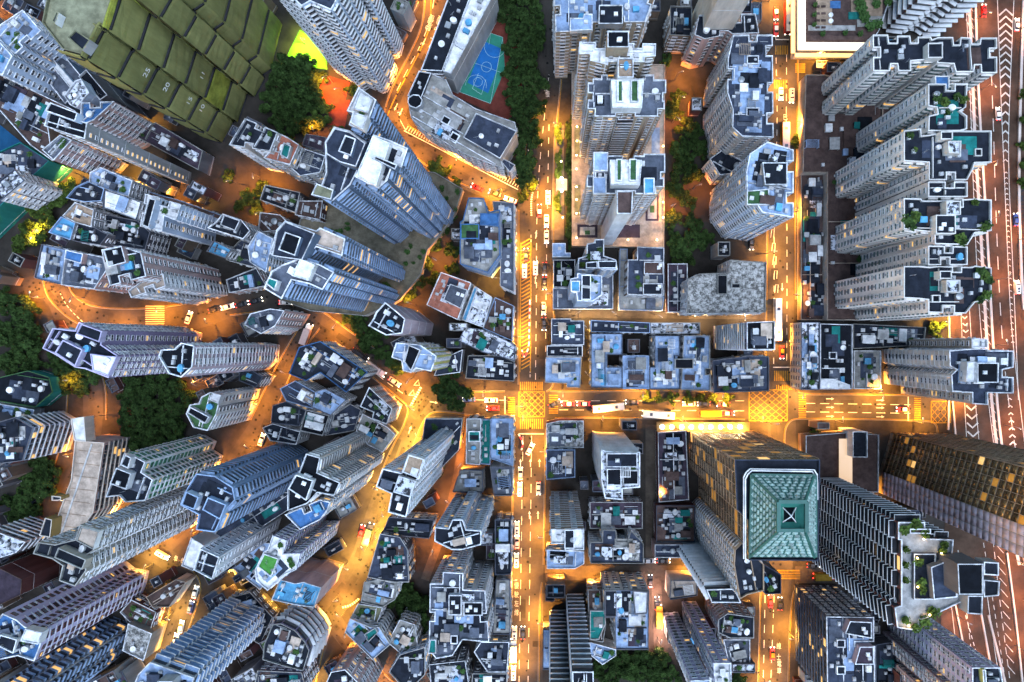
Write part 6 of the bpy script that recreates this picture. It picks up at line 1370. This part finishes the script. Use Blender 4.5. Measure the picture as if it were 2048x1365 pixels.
for tr in range(15000):
    x, y = rf_.uniform(-20, 1880), rf_.uniform(-10, 1380); sh_ = max(.3, 1-tr/11000); w_, h_ = rf_.uniform(20, 52)*sh_, rf_.uniform(18, 44)*sh_; an = 0 if x > 1080 else (rf_.choice((.45, .5)) if y < 620 else -.5)
    if 900 < x < 1080: an = 0
    ca, sa = math.cos(an), math.sin(an)
    def corners(W_, H_): return [(x+a*W_*ca-b*H_*sa, y+a*W_*sa+b*H_*ca) for a, b in ((-.5,-.5),(.5,-.5),(.5,.5),(-.5,.5))]
    big = corners(w_, h_); test = big + corners(w_*.5, h_*.5) + [(x, y)] + [((a[0]+b[0])/2, (a[1]+b[1])/2) for a, b in zip(big, big[1:]+big[:1])]
    if near_lane(test): continue
    if any(inside(px, py, K_) for px, py in test for K_ in KEEP): continue
    if (np.hypot(np.array(test)[:, None, 0]-TRA[None, :, 0], np.array(test)[:, None, 1]-TRA[None, :, 1]) < TRA[None, :, 2]*.8).any(): continue
    tw = [(G(px, py).x, G(px, py).y) for px, py in test]
    x0_, y0_, x1_, y1_ = min(v[0] for v in tw), min(v[1] for v in tw), max(v[0] for v in tw), max(v[1] for v in tw)
    FB += [(min(p[0] for p in P), min(p[1] for p in P), max(p[0] for p in P), max(p[1] for p in P)) for P in FOOT[len(FB):]]
    NF = [P for P, b_ in zip(FOOT, FB) if b_[0] <= x1_ and b_[2] >= x0_ and b_[1] <= y1_ and b_[3] >= y0_]
    if any(inside(a, b, P) for a, b in tw for P in NF): continue
    bw = tw[:4] if area(tw[:4]) > 0 else tw[:4][::-1]
    if any(inside(px, py, bw) for P in NF for px, py in P): continue
    lab = near_label(x, y, rf_.choice(('low dark shed roof', 'small yard roof', 'low tin house', 'backyard hut')))
    n_in += 1
    B(lab, big, rf_.uniform(.012, .055), rf_.choice(('dkgrey','maroon','brown','grey')), rf_.choice(('dark','mid','brown','black','grey','purple','patchy','concrete')), 'blank', lvl=1, pal='low', parap=rf_.choice(('grey','dkgrey','concrete','dkgrey')), name='low_house', cat='house', named=False)
    if n_in > 360: break
print('INFILL', n_in)
# ================================================================= VEHICLES
PAINT = dict(white=(.75,.75,.75), red=(.50,.02,.02), black=(.02,.02,.025), silver=(.35,.36,.38), blue=(.03,.07,.25), yellow=(.75,.50,.03), pink=(.60,.42,.38), darkgreen=(.05,.08,.05))
def pm(c): return mat('paint_'+c, PAINT[c], .28, .1, 1.0, rnd=.1)
M_CARGLASS = mat('car_glass', (.015,.018,.022), .08, .2); M_TYRE = mat('tyre', (.02,.02,.02), .9, .1)
M_HL = mat('headlight', (1,1,1), emit=(1,.9,.7), es=3.5); M_TL = mat('tail_light', (1,.05,.03), emit=(1,.03,.02), es=2.0)
VM = {}
def loft(sections, m, name):
    """sections: (x, halfwidth, z0, z1, roundness)"""
    V, F = [], []; n = 10
    for x, hw, z0, z1, rr in sections:
        for (a, b) in ((-1,0),(-1,.55),(-.93,.85),(-.75,1),(-.3,1.03),(.3,1.03),(.75,1),(.93,.85),(1,.55),(1,0)): V.append((x, a*hw, z0+(z1-z0)*min(1,b)))
    for s in range(len(sections)-1):
        for i in range(n): j=(i+1)%n; F.append((s*n+i, s*n+j, (s+1)*n+j, (s+1)*n+i))
    F.append(tuple(range(n))); F.append(tuple(range((len(sections)-1)*n, len(sections)*n))[::-1])
    me = bpy.data.meshes.new(name); me.from_pydata(V, [], F); me.materials.append(m); me.update(); return me
def V_(key, fn):
    if key not in VM: VM[key] = fn()
    return VM[key]
WHEEL = None
def wheel_mesh():
    V, F = [], []; n = 12
    for y in (-.11, .11):
        for i in range(n): a = 2*math.pi*i/n; V.append((.33*math.cos(a), y, .33+.33*math.sin(a)))
    for i in range(n): j=(i+1)%n; F.append((i,j,n+j,n+i))
    F.append(tuple(range(n))); F.append(tuple(range(n,2*n))); me = bpy.data.meshes.new('wheel'); me.from_pydata(V, [], F); me.materials.append(M_TYRE); return me
WHEEL = wheel_mesh()
def vehicle(kind, x, y, ang, col, label, group, roofc=None):
    """ang: heading on the picture, degrees counter-clockwise from right"""
    p = G(x, y, .8); rz = math.radians(ang)
    L_, W_ = dict(car=(4.6,1.8), taxi=(4.7,1.8), van=(5.0,1.9), minibus=(6.6,2.1), truck=(8.0,2.4), bus=(11.5,2.6), tram=(15.5,2.3))[kind]
    r = empty({'taxi':'taxi','car':'car'}.get(kind, kind), (p.x, p.y, .2), label, kind, group, rz)
    def part(key, fn, nm): return link(bpy.data.objects.new(nm, V_(key, fn)), r)
    if kind in ('car', 'taxi'):
        part(('body', col), lambda: loft([(-2.3,.62,.35,.78,0),(-2.2,.82,.28,.92,0),(-1.2,.9,.25,.98,0),(1.0,.9,.25,.95,0),(1.9,.84,.28,.85,0),(2.25,.66,.32,.68,0),(2.32,.5,.38,.6,0)], pm(col), 'body'), 'body')
        part(('glass',), lambda: loft([(-1.75,.66,.9,.95,0),(-1.15,.74,.9,1.36,0),(.35,.74,.9,1.38,0),(1.15,.68,.88,.93,0)], M_CARGLASS, 'windows'), 'windows')
        part(('roof', roofc or col), lambda: loft([(-1.2,.62,1.3,1.40,0),(-1.0,.68,1.3,1.45,0),(.15,.68,1.3,1.46,0),(.4,.6,1.3,1.40,0)], pm(roofc or col), 'roof_panel'), 'roof_panel')
        hx = 2.3
    elif kind in ('van', 'minibus'):
        l = L_/2
        part(('vbody', col, kind), lambda: loft([(-l,.82,.35,1.7,0),(-l+.15,.92,.3,1.85,0),(l-1.6,.94,.3,1.88,0),(l-1.0,.93,.3,1.5,0),(l-.2,.9,.3,1.0,0),(l,.7,.35,.8,0)], pm(col), 'body'), 'body')
        part(('vws', kind), lambda: loft([(l-1.75,.8,1.55,1.92,0),(l-1.5,.8,1.3,1.86,0),(l-.85,.76,1.0,1.28,0)], M_CARGLASS, 'windscreen'), 'windscreen')
        put('box', rm('mid'), 'roof_hatch', r, -.6, 0, 1.88, .8, .7, .06); put('box', rm('mid'), 'roof_hatch', r, -l+.9, 0, 1.88, .5, .7, .05); hx = l
    else:
        l = L_/2; w2 = W_/2
        hb = 3.2 if kind == 'truck' else (4.2 if kind in ('bus','tram') else 3)
        rc = roofc or col
        if kind == 'truck':
            put('box', pm(rc), 'cargo_box', r, -.9, 0, .7, L_-2.1, W_, 2.5); put('box', pm(col), 'cab', r, l-1.0, 0, .5, 1.7, W_*.9, 1.7); put('box', M_CARGLASS, 'windscreen', r, l-.2, 0, 1.3, .25, W_*.8, .8)
        else:
            put('box', pm(col), 'body', r, 0, 0, .4, L_, W_, hb-1.0); put('box', M_CARGLASS, 'window_band', r, 0, 0, hb-1.5, L_-.2, W_+.04, .55); put('box', pm(rc), 'roof_panel', r, 0, 0, hb-.6, L_-.1, W_-.06, .35)
            for q in (-.3, .25): put('box', rm('grey'), 'roof_hatch', r, L_*q, 0, hb-.25, 1.0, 1.1, .12)
            put('box', M_CARGLASS, 'windscreen', r, l-.02, 0, 1.2, .2, W_*.85, 1.4)
        hx = l
    ws = W_/2-.12
    for wx in (-L_*.31, L_*.31):
        for wy in (-ws, ws):
            o = link(bpy.data.objects.new('wheel', WHEEL), r); o.location = (wx, wy, -.2)
    for wy in (-W_*.34, W_*.34):
        put('box', M_HL, 'headlight', r, hx+.0, wy, .45, .22, .34, .2); put('box', M_TL, 'tail_light', r, -hx+.02, wy, .6, .2, .3, .2)
CARS = [
 ('van',1096,396,90,'white',0,'white van heading up the main street beside the glass pavilion'),
 ('car',1093,442,270,'white',0,'white car with dark sunroof on the main street, just below the van'),
 ('car',1093,474,270,'white',0,'white saloon behind the sunroof car on the main street'),
 ('taxi',1079,422,90,'red','white','red taxi in the inner lane next to the white van'),
 ('car',1089,538,270,'black',0,'black car parked on the main street by the dark flat roofs'),
 ('car',1089,567,270,'black',0,'second black car parked on the main street, south of the first'),
 ('car',1087,617,270,'silver',0,'grey car parked at the alley mouth on the main street'),
 ('car',1088,648,270,'black',0,'dark car parked beside the stepped parapet roof'),
 ('van',1071,537,90,'white',0,'pale van moving beside the yellow hatched island'),
 ('car',1052,510,90,'black',0,'black car standing on the yellow hatched island'),
 ('van',1049,543,90,'white',0,'white van with roof hatches on the yellow hatched island'),
 ('car',1060,899,62,'white',0,'white car turning just below the southern zebra crossing'),
 ('car',1041,948,90,'silver',0,'silver car at the west kerb south of the crossroads'),
 ('van',1040,979,90,'white',0,'white van with dark hatches near the upper west kerb'),
 ('car',1077,977,270,'silver',0,'pale car driving alone in the east lane'),
 ('van',1034,1057,90,'white',0,'white van at the west kerb beside the dark tenement row'),
 ('car',1034,1085,90,'pink',0,'pinkish car between two white vans at the west kerb'),
 ('van',1033,1121,90,'white',0,'white van parked above the Chinese road lettering'),
 ('van',1029,1267,90,'white',0,'white van next to the dark car near the street bottom'),
 ('car',1046,1266,90,'black',0,'dark car with lit headlights near the street bottom'),
 ('truck',1027,1300,90,'white',0,'white box truck at the west kerb near the bottom'),
 ('van',1027,1346,90,'white',0,'white van at the bottom edge of the main street'),
 ('car',1109,808,28,'black',0,'dark car turning into the eastern street at the crossroads'),
 ('taxi',1136,808,180,'red','white','first red taxi east of the crossroads'),
 ('taxi',1167,808,180,'red','white','second red taxi east of the crossroads'),
 ('bus',1216,815,6,'white','white','white roofed bus slightly turned in the eastern street'),
 ('car',1264,804,180,'black',0,'black car between the white bus and the street trees'),
 ('bus',1316,829,176,'silver','white','white roofed bus at the stop below the street trees'),
 ('taxi',1378,808,180,'pink','white','pale taxi below the third street tree'),
 ('car',1408,808,180,'black',0,'black car half under the street trees'),
 ('taxi',1447,809,180,'red','white','red taxi under the eastern end of the street trees'),
 ('truck',1421,827,0,'yellow','yellow','yellow roofed truck near the canopy lights'),
 ('taxi',1456,827,0,'red','white','red taxi in front of the yellow truck'),
 ('car',983,801,180,'white',0,'white car waiting west of the crossroads'),
 ('taxi',986,817,180,'red','red','all red taxi waiting west of the crossroads'),
 ('car',938,799,180,'blue',0,'dark blue car under the big round tree'),
 ('taxi',1806,819,180,'red','white','lone red taxi at the eastern stop line'),
 ('taxi',1552,27,270,'red','white','upper red taxi beside the long bus at the top edge'),
 ('taxi',1552,60,270,'red','white','lower red taxi beside the long bus at the top edge'),
 ('bus',1575,38,270,'red','white','white roofed red bus at the top edge'),
 ('car',1562,188,270,'white',0,'white car on the wide street north of the lone tree'),
 ('van',1583,192,270,'pink',0,'pale van by the pavement north of the lone tree'),
 ('bus',1568,280,270,'yellow','pink','pink roofed bus at the stop beside the lone tree'),
 ('tram',1553,640,90,'white','white','very long white bus on the wide street beside the concrete roof'),
 ('taxi',1564,705,270,'red','yellow','red taxi with yellow roof sign just north of the crossing'),
 ('car',1503,487,270,'black',0,'dark car behind the green roof garden slab'),
 ('taxi',1541,1203,90,'red','red','red taxi below the small black roof box tower'),
 ('car',1560,1208,90,'black',0,'black car at the kerb below the black roof box tower'),
 ('taxi',1545,1308,90,'red','yellow','red taxi with yellow roof next to the road lettering'),
 ('car',1627,1131,0,'black',0,'dark car at the foot of the zigzag balcony tower'),
 ('truck',1648,1152,0,'red','yellow','long yellow roofed truck under the zigzag balcony tower'),
 ('car',955,376,155,'red',0,'dark red car parked on the diagonal road'),
 ('car',990,387,160,'black',0,'black car parked on the diagonal road'),
 ('car',1021,400,160,'white',0,'white car parked at the lower end of the diagonal road'),
 ('car',377,636,70,'white',0,'white car crossing the curved road near the steps'),
 ('car',430,620,15,'black',0,'dark car first in the parked row by the curved road'),
 ('car',455,614,15,'white',0,'white car second in the parked row by the curved road'),
 ('car',484,609,15,'black',0,'dark car third in the parked row by the curved road'),
 ('car',512,602,15,'black',0,'dark car fourth in the parked row by the curved road'),
 ('car',571,605,0,'white',0,'white car under the white tiled estate tower'),
 ('truck',614,670,70,'white','pink','white truck standing at the top of the orange lane'),
 ('minibus',720,710,-35,'black',0,'dark minibus on the diagonal road below the tree bank'),
 ('truck',752,738,-35,'pink','pink','pink roofed truck on the diagonal road'),
 ('car',789,764,-35,'silver',0,'silver car ahead of the pink roofed truck'),
 ('car',523,880,70,'white',0,'white car at the lower end of the orange lane'),
 ('car',390,1185,75,'white',0,'white car highest on the lower left lane'),
 ('car',381,1215,75,'blue',0,'blue car on the lower left lane'),
 ('car',362,1254,78,'white',0,'white car below the blue car on the lower left lane'),
 ('car',351,1280,78,'white',0,'white car half hidden by the blue white balcony tower'),
 ('truck',738,1068,75,'black','darkgreen','dark truck on the yellow lit street'),
 ('car',723,1063,75,'red',0,'red car beside the dark truck on the yellow lit street'),
 ('car',1298,1122,0,'silver',0,'silver car at the alley corner below the slate roofs'),
 ('car',1327,1122,0,'black',0,'dark car right of the silver one below the tin roofs'),
 ('car',1301,1163,90,'black',0,'dark car at the top of the neon lane'),
 ('car',1314,1207,90,'black',0,'dark car halfway down the neon lane'),
 ('truck',1318,1232,90,'yellow','yellow','yellow truck standing in the neon lane'),
 ('car',1996,228,93,'white',0,'white car on the highway left of the chevrons'),
 ('car',2034,50,88,'white',0,'white car on the highway right of the chevrons at the top'),
 ('car',1968,22,90,'red',0,'red car on the highway at the top edge'),
 ('car',2032,440,93,'blue',0,'dark blue car on the highway beside the black lettering'),
 ('van',2034,575,93,'white',0,'white van on the highway below the black lettering'),
 ('car',80,978,80,'blue',0,'blue car parked on the slope at the lower left'),
 ('car',68,1002,50,'black',0,'dark car below the blue car on the slope'),
 ('van',325,1110,-30,'white',0,'white van on the glowing corner beside the brown grey tower')]
for kind, x, y, a, col, rc, lab in CARS: vehicle(kind, x, y, a, col, lab, 'vehicles on the streets', rc or None)
# red and white works barriers
def barriers(pts, label):
    P = smooth(pts, 1); p0 = G(*P[0]); r = empty('works_barrier', (p0.x, p0.y, .2), label, 'barrier', 'works barriers')
    acc = [G(*p) for p in P]; i = 0
    for a, b in zip(acc, acc[1:]):
        d = b-a; n = max(1, int(d.length/1.1))
        for q in range(n):
            m_ = a+d*((q+.5)/n); put('box', pm('red') if i % 2 else pm('white'), 'barrier_block', r, m_.x-p0.x, m_.y-p0.y, 0, d.length/n*.92, .5, .9, math.atan2(d.y, d.x)); i += 1
barriers([(1060,600),(1059,640),(1058,690)], 'red and white works barriers along the yellow hatched island')
barriers([(1044,700),(1048,718),(1056,700),(1058,690)], 'curl of red and white works barriers above the crossroads')
barriers([(1037,868),(1047,885),(1043,900)], 'red and white works barriers below the southern zebra crossing')
# glass pavilion on the main street pavement
p = G(1123, 373); pv = empty('glass_pavilion', (p.x, p.y, .2), 'small square glass pavilion with two bright white lights', 'pavilion')
put('box', mat('pavilion_glass', (.25,.28,.26), .2, .2), 'roof_pane', pv, 0, 0, 3.2, 4.0, 4.2, .15)
for a in (-1.9, 1.9):
    for b in (-2, 2): put('box', M_STEEL, 'post', pv, a, b, 0, .15, .15, 3.2)
for b in (-2.3, 2.3):
    put('cyl', M_BULBW, 'spotlight', pv, 0, b, 3.35, .9, .9, .25)
    l = bpy.data.objects.new('pavilion_light', ld); link(l, pv); l.location = (0, b*1.3, 4.2)
print('BUILDINGS', NB[0], STATS, 'LAMPS', NL[0], 'OBJECTS', len(COL.objects))
